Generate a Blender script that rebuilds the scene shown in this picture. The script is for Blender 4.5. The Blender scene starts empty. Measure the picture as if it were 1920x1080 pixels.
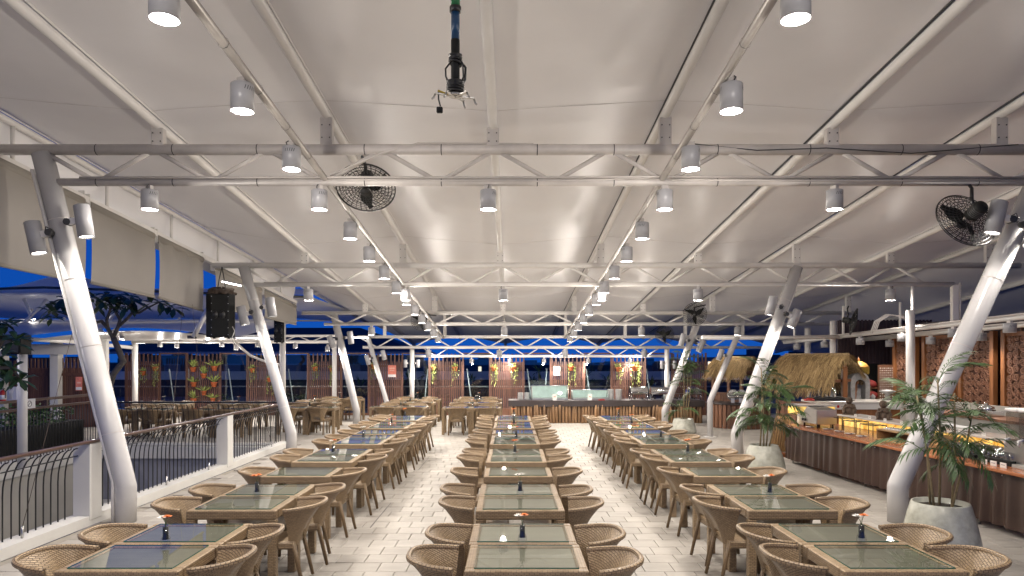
import bpy, bmesh, math, random
from mathutils import Vector, Matrix
R = math.radians
rnd = random.Random(7)
SC = bpy.context.scene
COL = SC.collection

# ------------------------------------------------------------------ camera, world, exposure
EYE = 2.15
F_PX, U0, V0 = 1290.0, 957.0, 672.0          # focal length and vanishing point of the 1920 px wide photograph
cam_data = bpy.data.cameras.new('camera')
cam_data.sensor_width = 36.0
cam_data.lens = F_PX / 1920.0 * 36.0
cam_data.shift_x = (960.0 - U0) / 1920.0
cam_data.shift_y = (V0 - 540.0) / 1920.0
cam_data.clip_start, cam_data.clip_end = 0.1, 3000.0
cam = bpy.data.objects.new('camera', cam_data)
cam.location = (0, 0, EYE)
cam.rotation_euler = (R(90), 0, 0)
COL.objects.link(cam)
SC.camera = cam

world = bpy.data.worlds.new('World')
SC.world = world
world.use_nodes = True
wn = world.node_tree
wn.nodes.clear()
w_out = wn.nodes.new('ShaderNodeOutputWorld')
w_bg = wn.nodes.new('ShaderNodeBackground')
w_sky = wn.nodes.new('ShaderNodeTexSky')
w_sky.sky_type = 'NISHITA'
w_sky.sun_disc = False
w_sky.sun_elevation = R(0.0)
w_sky.sun_rotation = R(180)
w_sky.ozone_density = 6.0
w_sky.air_density = 1.0
w_sky.dust_density = 0.3
w_tint = wn.nodes.new('ShaderNodeMix')
w_tint.data_type = 'RGBA'; w_tint.blend_type = 'MULTIPLY'
w_tint.inputs[0].default_value = 1.0
w_tint.inputs[7].default_value = (0.35, 0.85, 1.0, 1)
w_bg.inputs['Strength'].default_value = 0.75
w_tc = wn.nodes.new('ShaderNodeTexCoord')          # the even blue of a clear dusk right down to the skyline
w_up = wn.nodes.new('ShaderNodeVectorMath'); w_up.operation = 'ADD'; w_up.inputs[1].default_value = (0, 0, .22)
w_nr = wn.nodes.new('ShaderNodeVectorMath'); w_nr.operation = 'NORMALIZE'
wn.links.new(w_tc.outputs['Generated'], w_up.inputs[0])
wn.links.new(w_up.outputs[0], w_nr.inputs[0])
wn.links.new(w_nr.outputs[0], w_sky.inputs[0])
wn.links.new(w_sky.outputs[0], w_tint.inputs[6])
wn.links.new(w_tint.outputs[2], w_bg.inputs['Color'])
wn.links.new(w_bg.outputs[0], w_out.inputs['Surface'])

SC.view_settings.view_transform = 'Standard'
SC.view_settings.look = 'None'
SC.view_settings.exposure = 0.0
SC.view_settings.gamma = 1.0
SC.render.engine = 'CYCLES'
SC.cycles.use_denoising = True
SC.cycles.max_bounces = 7
SC.cycles.diffuse_bounces = 4
SC.cycles.glossy_bounces = 3
SC.cycles.transmission_bounces = 4
SC.cycles.transparent_max_bounces = 10
SC.cycles.sample_clamp_indirect = 4.0
SC.cycles.caustics_reflective = False
SC.cycles.caustics_refractive = False
SC.cycles.use_light_tree = True

LAMP = (1.0, 0.92, 0.835)          # warm white lamps
K_DOWN = 198.0                    # watts of a ceiling downlight
K_SPOT = 42.0                    # watts of a column spot


def at(u, v, d):
    """world point seen at photograph pixel (u, v) at distance d along the view axis"""
    return Vector(((u - U0) * d / F_PX, d, EYE - (v - V0) * d / F_PX))

# ------------------------------------------------------------------ mesh helpers
class MB:
    def __init__(self):
        self.v, self.f, self.s, self.uv = [], [], [], []

    def add(self, verts, faces, smooth=False, uvs=None, m=None):
        o = len(self.v)
        if m is not None:
            verts = [m @ Vector(p) for p in verts]
        self.v += [tuple(p) for p in verts]
        for i, f in enumerate(faces):
            self.f.append([o + k for k in f]); self.s.append(smooth)
            self.uv.append(uvs[i] if uvs else None)
        return self

    def box(self, c, s, m=None):
        x, y, z = s[0] / 2, s[1] / 2, s[2] / 2
        vs = [Vector((c[0] + a * x, c[1] + b * y, c[2] + d * z)) for d in (-1, 1) for b in (-1, 1) for a in (-1, 1)]
        return self.add(vs, [(0, 2, 3, 1), (4, 5, 7, 6), (0, 1, 5, 4), (2, 6, 7, 3), (0, 4, 6, 2), (1, 3, 7, 5)], False, None, m)

    def beam(self, a, b, w, h, up=(0, 0, 1)):
        """rectangular bar from a to b"""
        a, b = Vector(a), Vector(b)
        d = (b - a)
        L = d.length
        d.normalize()
        upv = Vector(up)
        if abs(d.dot(upv)) > .98:
            upv = Vector((0, 1, 0))
        sx = d.cross(upv).normalized()
        uz = sx.cross(d).normalized()
        vs = []
        for p in (a, b):
            for i, j in ((-1, -1), (1, -1), (1, 1), (-1, 1)):
                vs.append(p + sx * (i * w / 2) + uz * (j * h / 2))
        return self.add(vs, [(3, 2, 1, 0), (4, 5, 6, 7), (0, 1, 5, 4), (1, 2, 6, 5), (2, 3, 7, 6), (3, 0, 4, 7)])

    def tube(self, pts, r, seg=8, cap=True, closed=False):
        pts = [Vector(p) for p in pts]
        n = len(pts)
        rr = r if isinstance(r, (list, tuple)) else [r] * n
        t0 = (pts[1] - pts[0]).normalized()
        ref = Vector((0, 0, 1)) if abs(t0.z) < .9 else Vector((1, 0, 0))
        nrm = t0.cross(ref).normalized()
        vs, L = [], 0.0
        lens = []
        for i, p in enumerate(pts):
            if closed:
                t = (pts[(i + 1) % n] - pts[i - 1]).normalized()
            elif i == 0:
                t = t0
            elif i == n - 1:
                t = (pts[-1] - pts[-2]).normalized()
            else:
                t = ((pts[i + 1] - p).normalized() + (p - pts[i - 1]).normalized())
                t = t.normalized() if t.length > 1e-6 else t0
            nrm = (nrm - t * nrm.dot(t)).normalized()
            bn = t.cross(nrm)
            if i:
                L += (p - pts[i - 1]).length
            lens.append(L)
            for k in range(seg):
                a = 2 * math.pi * k / seg
                vs.append(p + (nrm * math.cos(a) + bn * math.sin(a)) * rr[i])
        fs, uv = [], []
        m = n if closed else n - 1
        for i in range(m):
            j = (i + 1) % n
            l0, l1 = lens[i], lens[j] if j else L + (pts[0] - pts[-1]).length
            for k in range(seg):
                k2 = (k + 1) % seg
                fs.append((i * seg + k, i * seg + k2, j * seg + k2, j * seg + k))
                c = 2 * math.pi * rr[i] / seg
                uv.append(((l0, k * c), (l0, (k + 1) * c), (l1, (k + 1) * c), (l1, k * c)))
        self.add(vs, fs, True, uv)
        if cap and not closed:
            o = len(self.v) - len(vs)
            self.f.append([o + k for k in range(seg)][::-1]); self.s.append(False); self.uv.append(None)
            self.f.append([o + (n - 1) * seg + k for k in range(seg)]); self.s.append(False); self.uv.append(None)
        return self

    def lathe(self, prof, seg=16, c=(0, 0, 0), m=None, smooth=True):
        vs, fs = [], []
        for r, z in prof:
            for k in range(seg):
                a = 2 * math.pi * k / seg
                vs.append(Vector((c[0] + r * math.cos(a), c[1] + r * math.sin(a), c[2] + z)))
        for i in range(len(prof) - 1):
            for k in range(seg):
                k2 = (k + 1) % seg
                fs.append((i * seg + k, i * seg + k2, (i + 1) * seg + k2, (i + 1) * seg + k))
        self.add(vs, fs, smooth, None, m)
        o = len(self.v) - len(vs)
        if prof[0][0] > 1e-4:
            self.f.append([o + k for k in range(seg)][::-1]); self.s.append(False); self.uv.append(None)
        if prof[-1][0] > 1e-4:
            b = o + (len(prof) - 1) * seg
            self.f.append([b + k for k in range(seg)]); self.s.append(False); self.uv.append(None)
        return self

    def grid(self, fn, nu, nv, smooth=True, uvfn=None):
        """fn(i/nu, j/nv) -> point"""
        vs = [fn(i / nu, j / nv) for j in range(nv + 1) for i in range(nu + 1)]
        fs, uv = [], []
        for j in range(nv):
            for i in range(nu):
                q = (j * (nu + 1) + i, j * (nu + 1) + i + 1, (j + 1) * (nu + 1) + i + 1, (j + 1) * (nu + 1) + i)
                fs.append(q)
                if uvfn:
                    uv.append(tuple(uvfn(a / nu, b / nv) for a, b in ((i, j), (i + 1, j), (i + 1, j + 1), (i, j + 1))))
        return self.add(vs, fs, smooth, uv if uvfn else None)

    def mesh(self, name, mat, bevel=0.0):
        me = bpy.data.meshes.new(name)
        me.from_pydata(self.v, [], self.f)
        me.update()
        me.polygons.foreach_set('use_smooth', self.s)
        if bevel:
            bm = bmesh.new(); bm.from_mesh(me)
            bmesh.ops.bevel(bm, geom=list(bm.edges), offset=bevel, segments=1, affect='EDGES', profile=.5)
            bm.to_mesh(me); bm.free()
        lay = me.uv_layers.new(name='UVMap')
        given = None if bevel else self.uv
        dat = [0.0] * (2 * len(me.loops))
        for p in me.polygons:
            g = given[p.index] if given else None
            if g:
                for k, li in enumerate(p.loop_indices):
                    dat[2 * li], dat[2 * li + 1] = g[k]
            else:
                n = p.normal
                ax = max(range(3), key=lambda q: abs(n[q]))
                for li in p.loop_indices:
                    co = me.vertices[me.loops[li].vertex_index].co
                    a, b = ((co.y, co.z), (co.x, co.z), (co.x, co.y))[ax]
                    dat[2 * li], dat[2 * li + 1] = a, b
        lay.data.foreach_set('uv', dat)
        if mat is not None:
            me.materials.append(mat)
        return me

    def build(self, name, mat, parent=None, bevel=0.0, kind=None):
        o = bpy.data.objects.new(name, self.mesh(name, mat, bevel))
        COL.objects.link(o)
        if parent is not None:
            o.parent = parent
        if kind:
            o['kind'] = kind
        return o


def place(name, me, parent=None, loc=(0, 0, 0), rot=(0, 0, 0), scale=(1, 1, 1)):
    o = bpy.data.objects.new(name, me)
    COL.objects.link(o)
    o.parent = parent
    o.location, o.rotation_euler, o.scale = loc, rot, scale
    return o


def tag(o, label, cat, group=None, kind=None):
    if label: o['label'] = label
    if cat: o['category'] = cat
    if group: o['group'] = group
    if kind: o['kind'] = kind
    return o


def thing(name, label, cat, loc=(0, 0, 0), rz=0.0, group=None):
    o = bpy.data.objects.new(name, None)
    o.empty_display_size = .1
    COL.objects.link(o)
    o.location = loc
    o.rotation_euler = (0, 0, rz)
    return tag(o, label, cat, group)


def struct(o, label=None):
    o['kind'] = 'structure'
    if label: o['label'] = label
    return o


def dup(root, loc, rz=None, label=None, scale=None, rot=None):
    """copy a thing with its parts and sub-parts"""
    def cp(o, parent):
        c = o.copy()
        COL.objects.link(c)
        c.parent = parent
        for ch in KIDS.get(o.name, ()):
            cp(ch, c)
        return c
    build_kids(root)
    r = cp(root, None)
    r.location = loc
    if rz is not None: r.rotation_euler = (0, 0, rz)
    if rot is not None: r.rotation_euler = rot
    if scale is not None: r.scale = (scale, scale, scale)
    if label: r['label'] = label
    return r


KIDS = {}
def build_kids(root):
    """remember the parts a prototype has now; parts added later stay its own"""
    if root.name in KIDS:
        return
    KIDS[root.name] = list(root.children)
    for c in KIDS[root.name]:
        build_kids(c)


ORD = ['nearest', 'second', 'third', 'fourth', 'fifth', 'sixth', 'seventh', 'eighth', 'ninth', 'tenth', 'eleventh',
       'twelfth', 'thirteenth', 'fourteenth', 'fifteenth', 'sixteenth', 'seventeenth', 'eighteenth', 'nineteenth', 'twentieth']

# ------------------------------------------------------------------ materials
def new_mat(name):
    m = bpy.data.materials.new(name)
    m.use_nodes = True
    nt = m.node_tree
    b = nt.nodes['Principled BSDF']
    return m, nt, b


def N(nt, typ, **kw):
    n = nt.nodes.new(typ)
    for k, v in kw.items():
        if k.startswith('i_'):
            n.inputs[k[2:].replace('_', ' ')].default_value = v
        else:
            setattr(n, k, v)
    return n


def rgba(c):
    return (c[0], c[1], c[2], 1.0)


def plain(name, col, rough=.5, var=.12, scale=6.0, metal=0.0, bump=0.0, bscale=60.0, spec=None, coat=0.0):
    """painted or natural surface: a colour that varies softly with noise, optional fine relief"""
    m, nt, b = new_mat(name)
    tc = N(nt, 'ShaderNodeTexCoord')
    oi = N(nt, 'ShaderNodeObjectInfo')
    nz = N(nt, 'ShaderNodeTexNoise', i_Scale=scale, i_Detail=5.0, i_Roughness=.6)
    off = N(nt, 'ShaderNodeVectorMath', operation='ADD')
    nt.links.new(tc.outputs['Object'], off.inputs[0])
    nt.links.new(oi.outputs['Location'], off.inputs[1])
    nt.links.new(off.outputs[0], nz.inputs['Vector'])
    ramp = N(nt, 'ShaderNodeValToRGB')
    ramp.color_ramp.elements[0].position = .3
    ramp.color_ramp.elements[1].position = .7
    ramp.color_ramp.elements[0].color = rgba([c * (1 - var) for c in col])
    ramp.color_ramp.elements[1].color = rgba([min(1, c * (1 + var)) for c in col])
    nt.links.new(nz.outputs['Fac'], ramp.inputs[0])
    nt.links.new(ramp.outputs[0], b.inputs['Base Color'])
    b.inputs['Roughness'].default_value = rough
    b.inputs['Metallic'].default_value = metal
    if spec is not None: b.inputs['Specular IOR Level'].default_value = spec
    if coat: b.inputs['Coat Weight'].default_value = coat
    if bump:
        n2 = N(nt, 'ShaderNodeTexNoise', i_Scale=bscale, i_Detail=3.0)
        nt.links.new(off.outputs[0], n2.inputs['Vector'])
        bp = N(nt, 'ShaderNodeBump', i_Strength=bump, i_Distance=.01)
        nt.links.new(n2.outputs['Fac'], bp.inputs['Height'])
        nt.links.new(bp.outputs[0], b.inputs['Normal'])
    return m


def wood(name, c1, c2, rough=.5, axis='Z', scale=3.0):
    m, nt, b = new_mat(name)
    tc = N(nt, 'ShaderNodeTexCoord')
    oi = N(nt, 'ShaderNodeObjectInfo')
    mp = N(nt, 'ShaderNodeMapping')
    s = {'X': (.12, 1, 1), 'Y': (1, .12, 1), 'Z': (1, 1, .12)}[axis]
    mp.inputs['Scale'].default_value = [q * scale * 8 for q in s]
    off = N(nt, 'ShaderNodeVectorMath', operation='ADD')
    nt.links.new(tc.outputs['Object'], off.inputs[0])
    nt.links.new(oi.outputs['Random'], off.inputs[1])
    nt.links.new(off.outputs[0], mp.inputs['Vector'])
    nz = N(nt, 'ShaderNodeTexNoise', i_Scale=1.0, i_Detail=6.0, i_Roughness=.65, i_Distortion=.6)
    nt.links.new(mp.outputs[0], nz.inputs['Vector'])
    ramp = N(nt, 'ShaderNodeValToRGB')
    ramp.color_ramp.elements[0].position = .32; ramp.color_ramp.elements[0].color = rgba(c1)
    ramp.color_ramp.elements[1].position = .68; ramp.color_ramp.elements[1].color = rgba(c2)
    nt.links.new(nz.outputs['Fac'], ramp.inputs[0])
    hs = N(nt, 'ShaderNodeHueSaturation')
    mr = N(nt, 'ShaderNodeMapRange')
    mr.inputs['To Min'].default_value = .72; mr.inputs['To Max'].default_value = 1.25
    nt.links.new(oi.outputs['Random'], mr.inputs['Value'])
    nt.links.new(mr.outputs[0], hs.inputs['Value'])
    nt.links.new(ramp.outputs[0], hs.inputs['Color'])
    nt.links.new(hs.outputs[0], b.inputs['Base Color'])
    b.inputs['Roughness'].default_value = rough
    bp = N(nt, 'ShaderNodeBump', i_Strength=.25, i_Distance=.004)
    nt.links.new(nz.outputs['Fac'], bp.inputs['Height'])
    nt.links.new(bp.outputs[0], b.inputs['Normal'])
    return m


def wicker(name, c1, c2, cm, bw=.030, rh=.013, bump=.8, turn=0):
    """woven synthetic rattan: staggered strands in UV metres"""
    m, nt, b = new_mat(name)
    uv = N(nt, 'ShaderNodeUVMap')
    br = N(nt, 'ShaderNodeTexBrick', offset=.5, squash=1.0)
    br.inputs['Color1'].default_value = rgba(c1)
    br.inputs['Color2'].default_value = rgba(c2)
    br.inputs['Mortar'].default_value = rgba(cm)
    br.inputs['Scale'].default_value = 1.0
    br.inputs['Mortar Size'].default_value = rh * .16
    br.inputs['Mortar Smooth'].default_value = .8
    br.inputs['Bias'].default_value = 0.0
    br.inputs['Brick Width'].default_value = bw
    br.inputs['Row Height'].default_value = rh
    if turn:
        mp = N(nt, 'ShaderNodeMapping'); mp.inputs['Rotation'].default_value = (0, 0, R(turn))
        nt.links.new(uv.outputs[0], mp.inputs['Vector']); nt.links.new(mp.outputs[0], br.inputs['Vector'])
    else:
        nt.links.new(uv.outputs[0], br.inputs['Vector'])
    oi = N(nt, 'ShaderNodeObjectInfo')
    mr = N(nt, 'ShaderNodeMapRange')
    mr.inputs['To Min'].default_value = .88; mr.inputs['To Max'].default_value = 1.12
    nt.links.new(oi.outputs['Random'], mr.inputs['Value'])
    nz = N(nt, 'ShaderNodeTexNoise', i_Scale=7.0, i_Detail=4.0)
    nt.links.new(uv.outputs[0], nz.inputs['Vector'])
    mr2 = N(nt, 'ShaderNodeMapRange')
    mr2.inputs['To Min'].default_value = .8; mr2.inputs['To Max'].default_value = 1.2
    nt.links.new(nz.outputs['Fac'], mr2.inputs['Value'])
    mu = N(nt, 'ShaderNodeMath', operation='MULTIPLY')
    nt.links.new(mr.outputs[0], mu.inputs[0]); nt.links.new(mr2.outputs[0], mu.inputs[1])
    hs = N(nt, 'ShaderNodeHueSaturation')
    nt.links.new(mu.outputs[0], hs.inputs['Value'])
    nt.links.new(br.outputs['Color'], hs.inputs['Color'])
    nt.links.new(hs.outputs[0], b.inputs['Base Color'])
    b.inputs['Roughness'].default_value = .42
    inv = N(nt, 'ShaderNodeMath', operation='SUBTRACT')
    inv.inputs[0].default_value = 1.0
    nt.links.new(br.outputs['Fac'], inv.inputs[1])
    bp = N(nt, 'ShaderNodeBump', i_Strength=bump, i_Distance=.006)
    nt.links.new(inv.outputs[0], bp.inputs['Height'])
    nt.links.new(bp.outputs[0], b.inputs['Normal'])
    return m


def pane(name, tint, rough=.01, base=.0, ior=1.5):
    """thin pane: tinted clear glass with a Fresnel reflection"""
    m, nt, b = new_mat(name)
    nt.nodes.remove(b)
    out = nt.nodes['Material Output']
    tr = N(nt, 'ShaderNodeBsdfTransparent'); tr.inputs[0].default_value = rgba(tint)
    gl = N(nt, 'ShaderNodeBsdfGlossy'); gl.inputs['Roughness'].default_value = rough
    fr = N(nt, 'ShaderNodeFresnel')
    ge = N(nt, 'ShaderNodeNewGeometry')
    io = N(nt, 'ShaderNodeMapRange'); io.inputs['To Min'].default_value = ior; io.inputs['To Max'].default_value = 1 / ior   # both faces of a thin pane reflect alike
    nt.links.new(ge.outputs['Backfacing'], io.inputs['Value']); nt.links.new(io.outputs[0], fr.inputs['IOR'])
    ad = N(nt, 'ShaderNodeMath', operation='ADD', use_clamp=True); ad.inputs[1].default_value = base
    nt.links.new(fr.outputs[0], ad.inputs[0])
    mx = N(nt, 'ShaderNodeMixShader')
    nt.links.new(ad.outputs[0], mx.inputs[0]); nt.links.new(tr.outputs[0], mx.inputs[1]); nt.links.new(gl.outputs[0], mx.inputs[2])
    nt.links.new(mx.outputs[0], out.inputs['Surface'])
    return m


def emit(name, col, strength, sample=False):
    m, nt, b = new_mat(name)
    b.inputs['Base Color'].default_value = (.8, .8, .8, 1)
    b.inputs['Emission Color'].default_value = rgba(col)
    b.inputs['Emission Strength'].default_value = strength
    if not sample:
        m.cycles.emission_sampling = 'NONE'
    return m


def floor_mat():
    m, nt, b = new_mat('stone_tile')
    geo = N(nt, 'ShaderNodeNewGeometry')
    sep = N(nt, 'ShaderNodeSeparateXYZ')
    nt.links.new(geo.outputs['Position'], sep.inputs[0])
    at_ = N(nt, 'ShaderNodeAttribute', attribute_name='tile')
    oi = N(nt, 'ShaderNodeObjectInfo')
    wn_ = N(nt, 'ShaderNodeTexWhiteNoise', noise_dimensions='2D')
    comb = N(nt, 'ShaderNodeCombineXYZ')
    # one random value for each tile: row number, then tile number within its staggered row
    dy = N(nt, 'ShaderNodeMath', operation='DIVIDE'); dy.inputs[1].default_value = .30
    nt.links.new(sep.outputs['Y'], dy.inputs[0])
    fy = N(nt, 'ShaderNodeMath', operation='FLOOR'); nt.links.new(dy.outputs[0], fy.inputs[0])
    hf = N(nt, 'ShaderNodeMath', operation='MULTIPLY'); hf.inputs[1].default_value = .37
    nt.links.new(fy.outputs[0], hf.inputs[0])
    dx = N(nt, 'ShaderNodeMath', operation='DIVIDE'); dx.inputs[1].default_value = .30
    nt.links.new(sep.outputs['X'], dx.inputs[0])
    sx = N(nt, 'ShaderNodeMath', operation='SUBTRACT')
    nt.links.new(dx.outputs[0], sx.inputs[0]); nt.links.new(hf.outputs[0], sx.inputs[1])
    fx = N(nt, 'ShaderNodeMath', operation='FLOOR'); nt.links.new(sx.outputs[0], fx.inputs[0])
    nt.links.new(fx.outputs[0], comb.inputs[0]); nt.links.new(fy.outputs[0], comb.inputs[1])
    nt.links.new(comb.outputs[0], wn_.inputs['Vector'])
    nz = N(nt, 'ShaderNodeTexNoise', i_Scale=2.2, i_Detail=6.0, i_Roughness=.62)
    mp = N(nt, 'ShaderNodeMapping'); mp.inputs['Scale'].default_value = (1.0, 3.0, 1)
    nt.links.new(geo.outputs['Position'], mp.inputs['Vector'])
    nt.links.new(mp.outputs[0], nz.inputs['Vector'])
    a = N(nt, 'ShaderNodeMath', operation='MULTIPLY'); a.inputs[1].default_value = .26
    nt.links.new(wn_.outputs['Value'], a.inputs[0])
    a2 = N(nt, 'ShaderNodeMath', operation='MULTIPLY_ADD'); a2.inputs[1].default_value = .74
    nt.links.new(nz.outputs['Fac'], a2.inputs[0]); nt.links.new(a.outputs[0], a2.inputs[2])
    ramp = N(nt, 'ShaderNodeValToRGB')
    ramp.color_ramp.elements[0].position = .25; ramp.color_ramp.elements[0].color = (.29, .268, .238, 1)
    ramp.color_ramp.elements[1].position = .75; ramp.color_ramp.elements[1].color = (.425, .397, .360, 1)
    nt.links.new(a2.outputs[0], ramp.inputs[0])
    nt.links.new(ramp.outputs[0], b.inputs['Base Color'])
    b.inputs['Roughness'].default_value = .58
    b.inputs['Specular IOR Level'].default_value = .35
    n2 = N(nt, 'ShaderNodeTexNoise', i_Scale=35.0, i_Detail=4.0)
    nt.links.new(geo.outputs['Position'], n2.inputs['Vector'])
    bp = N(nt, 'ShaderNodeBump', i_Strength=.12, i_Distance=.004)
    nt.links.new(n2.outputs['Fac'], bp.inputs['Height'])
    nt.links.new(bp.outputs[0], b.inputs['Normal'])
    return m


M = {}
M['tile'] = floor_mat()
M['grout'] = plain('grout', (.29, .266, .234), .9)
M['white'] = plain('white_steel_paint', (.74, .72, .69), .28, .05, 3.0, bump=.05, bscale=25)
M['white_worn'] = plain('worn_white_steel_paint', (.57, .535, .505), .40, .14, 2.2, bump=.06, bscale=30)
M['can'] = plain('grey_lamp_housing', (.36, .36, .375), .35, .05, 8)
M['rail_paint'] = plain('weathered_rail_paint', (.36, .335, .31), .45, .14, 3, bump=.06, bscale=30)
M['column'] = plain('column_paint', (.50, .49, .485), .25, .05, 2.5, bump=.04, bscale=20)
M['membrane'] = plain('tensile_membrane', (.86, .845, .83), .36, .04, .5, bump=.12, bscale=.55, spec=.35)
M['membrane_far'] = plain('outer_membrane', (.74, .735, .73), .6, .05, .6)
M['blind'] = plain('blind_fabric', (.31, .285, .25), .75, .05, 1.2, bump=.25, bscale=1.6)
M['wicker'] = wicker('chair_wicker', (.345, .245, .140), (.265, .182, .100), (.075, .048, .025), .038, .0165, .9, 24)
M['wicker_rim'] = wicker('braided_rim', (.37, .262, .150), (.285, .194, .106), (.09, .057, .031), .030, .022, 1.0)
M['wicker_table'] = wicker('table_wicker', (.375, .268, .155), (.285, .197, .110), (.10, .064, .034), .034, .015, 1.0)
M['wicker_seat'] = wicker('seat_wicker', (.34, .245, .145), (.23, .16, .095), (.06, .04, .025), .05, .012)
M['leg_wood'] = wicker('leg_wrap', (.24, .158, .08), (.175, .113, .056), (.07, .044, .022), .05, .014, .5)
M['table_board'] = wicker('table_board', (.215, .203, .160), (.180, .169, .132), (.125, .116, .09), .5, .022, .2)
M['glass_top'] = pane('table_glass', (.87, .90, .86), .012, .05)
M['glass_edge'] = plain('glass_edge', (.02, .14, .11), .08)
M['glass'] = pane('window_glass', (.82, .88, .90), .005, .02)
M['glass_clear'] = pane('clear_glass', (.93, .95, .95), .01, .04)
M['glass_green'] = pane('sneeze_guard_glass', (.86, .94, .92), .01, .05)
M['black'] = plain('black_steel', (.012, .012, .013), .38, .2, 20)
M['black_matt'] = plain('black_plastic', (.014, .0145, .014), .6, .15, 20, spec=.2)
M['dark_metal'] = plain('dark_grey_metal', (.05, .05, .05), .4, .2, 12)
M['chrome'] = plain('polished_steel', (.72, .72, .72), .12, .03, 4, metal=1.0)
M['steel'] = plain('brushed_steel', (.55, .54, .52), .3, .06, 8, metal=1.0)
M['slat'] = wood('slat_timber', (.090, .042, .029), (.16, .077, .053), .5)
M['slat_dark'] = wood('dark_fence_board', (.085, .036, .020), (.15, .066, .038), .55)
M['orange_wood'] = wood('orange_timber', (.21, .080, .028), (.31, .125, .045), .38)
M['counter_top'] = wood('counter_timber', (.25, .085, .035), (.36, .135, .058), .25, 'Y')
M['log'] = wood('split_log', (.15, .080, .036), (.30, .175, .085), .6)
M['box_wood'] = wood('box_timber', (.34, .20, .08), (.46, .29, .13), .45, 'X')
M['gaz_wood'] = wood('stall_timber', (.13, .055, .028), (.23, .105, .055), .5)
M['carved'] = plain('carved_timber', (.225, .108, .066), .5, .25, 14)
M['skirt'] = plain('brown_table_skirt', (.050, .026, .018), .42, .12, 3, bump=.1, bscale=8)
M['cloth_dark'] = plain('dark_runner_cloth', (.045, .035, .033), .38, .2, 3, bump=.3, bscale=6)
M['straw'] = plain('straw', (.24, .165, .082), .75, .65, 30)
M['terracotta'] = plain('terracotta_pot', (.42, .105, .035), .55, .12, 12)
M['pot_white'] = plain('glazed_planter', (.42, .42, .355), .22, .22, 9, bump=.15, bscale=14)
M['soil'] = plain('soil', (.04, .028, .018), .95, .3, 40, bump=.5, bscale=60)
M['stem'] = plain('plant_stem', (.30, .23, .12), .6, .25, 30)
M['leaf'] = plain('palm_leaf', (.058, .112, .032), .42, .4, 9)
M['leaf_dark'] = plain('dark_leaf', (.034, .075, .034), .42, .35, 8)
M['leaf_light'] = plain('variegated_leaf', (.30, .36, .10), .45, .4, 30)
M['leaf_bush'] = plain('bush_leaf', (.06, .13, .03), .5, .4, 12)
M['bark'] = plain('grey_bark', (.09, .078, .068), .8, .3, 20, bump=.4, bscale=40)
M['petal_white'] = plain('white_petal', (.85, .83, .78), .6, .05)
M['petal_orange'] = plain('orange_petal', (.75, .23, .05), .6, .15)
M['pebble'] = plain('black_pebbles', (.012, .012, .012), .6, .3, 120, bump=.8, bscale=160)
M['china'] = plain('white_china', (.80, .80, .78), .15, .02)
M['card'] = plain('printed_card', (.78, .75, .70), .7, .08, 30)
M['paper'] = plain('white_paper', (.74, .73, .72), .7, .04)
M['poster'] = plain('salmon_poster', (.66, .20, .15), .5, .22, 9)
M['poster_ink'] = plain('pale_poster_print', (.72, .42, .33), .6, .3, 40)
M['ink'] = plain('grey_print', (.22, .22, .22), .7)
M['red'] = plain('red_enamel', (.42, .018, .012), .35, .15)
M['red_cloth'] = plain('dark_red_cloth', (.20, .016, .012), .7, .3, 14)
M['tumbler'] = pane('tumbler_glass', (.96, .97, .97), .03, .22)
M['onyx'] = None
def straw_mat():
    m, nt, b = new_mat('straw_blades')
    uv = N(nt, 'ShaderNodeUVMap'); sp = N(nt, 'ShaderNodeSeparateXYZ')
    nt.links.new(uv.outputs[0], sp.inputs[0])
    ramp = N(nt, 'ShaderNodeValToRGB')
    ramp.color_ramp.elements[0].color = (.070, .042, .016, 1)
    ramp.color_ramp.elements[1].color = (.52, .37, .175, 1)
    e = ramp.color_ramp.elements.new(.45); e.color = (.27, .175, .072, 1)
    nt.links.new(sp.outputs['X'], ramp.inputs[0])
    nt.links.new(ramp.outputs[0], b.inputs['Base Color'])
    b.inputs['Roughness'].default_value = .7
    return m
M['straw_blades'] = straw_mat()
M['stone'] = plain('grey_stone', (.24, .235, .23), .75, .25, 9, bump=.4, bscale=30)
M['statue'] = plain('brown_stone', (.105, .070, .045), .7, .4, 26, bump=.5, bscale=60)
M['marble'] = plain('white_marble', (.66, .63, .58), .18, .08, 2)
M['grey_counter'] = plain('grey_laminate', (.40, .40, .37), .35, .05, 3)
M['wall_slate'] = plain('slate_painted_wall', (.27, .28, .33), .7, .06, 2)
M['wall_beige'] = plain('beige_painted_wall', (.46, .44, .40), .7, .06, 2)
M['wall_white'] = plain('white_masonry', (.62, .61, .58), .7, .05, 2)
M['navy'] = plain('dark_roofing', (.035, .038, .055), .7, .2, 1)
M['city'] = plain('distant_facade', (.11, .115, .14), .8, .25, .4)
M['ground'] = plain('dark_ground', (.05, .05, .052), .9, .2, .2)
M['yellow'] = plain('golden_fabric', (.36, .19, .035), .6, .12, 10)
M['fringe'] = plain('yellow_fringe', (.42, .29, .045), .7, .15, 40)
M['brown_rail'] = plain('brown_handrail', (.085, .048, .035), .3, .12, 3)
M['purple_wall'] = plain('dark_corrugated_cladding', (.040, .026, .032), .55, .15, 3)
M['cushion'] = plain('canvas_cover', (.07, .05, .038), .8, .3, 14, bump=.5, bscale=20)
M['lens'] = emit('lamp_lens', (1.0, .93, .82), 16.0)
M['lens_soft'] = emit('far_lamp_lens', (1.0, .92, .80), 9.0)
M['tube_light'] = emit('tube_lamp', (1.0, .97, .92), 10.0)
M['display'] = emit('city_light', (1.0, .78, .5), 2.0)


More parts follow.
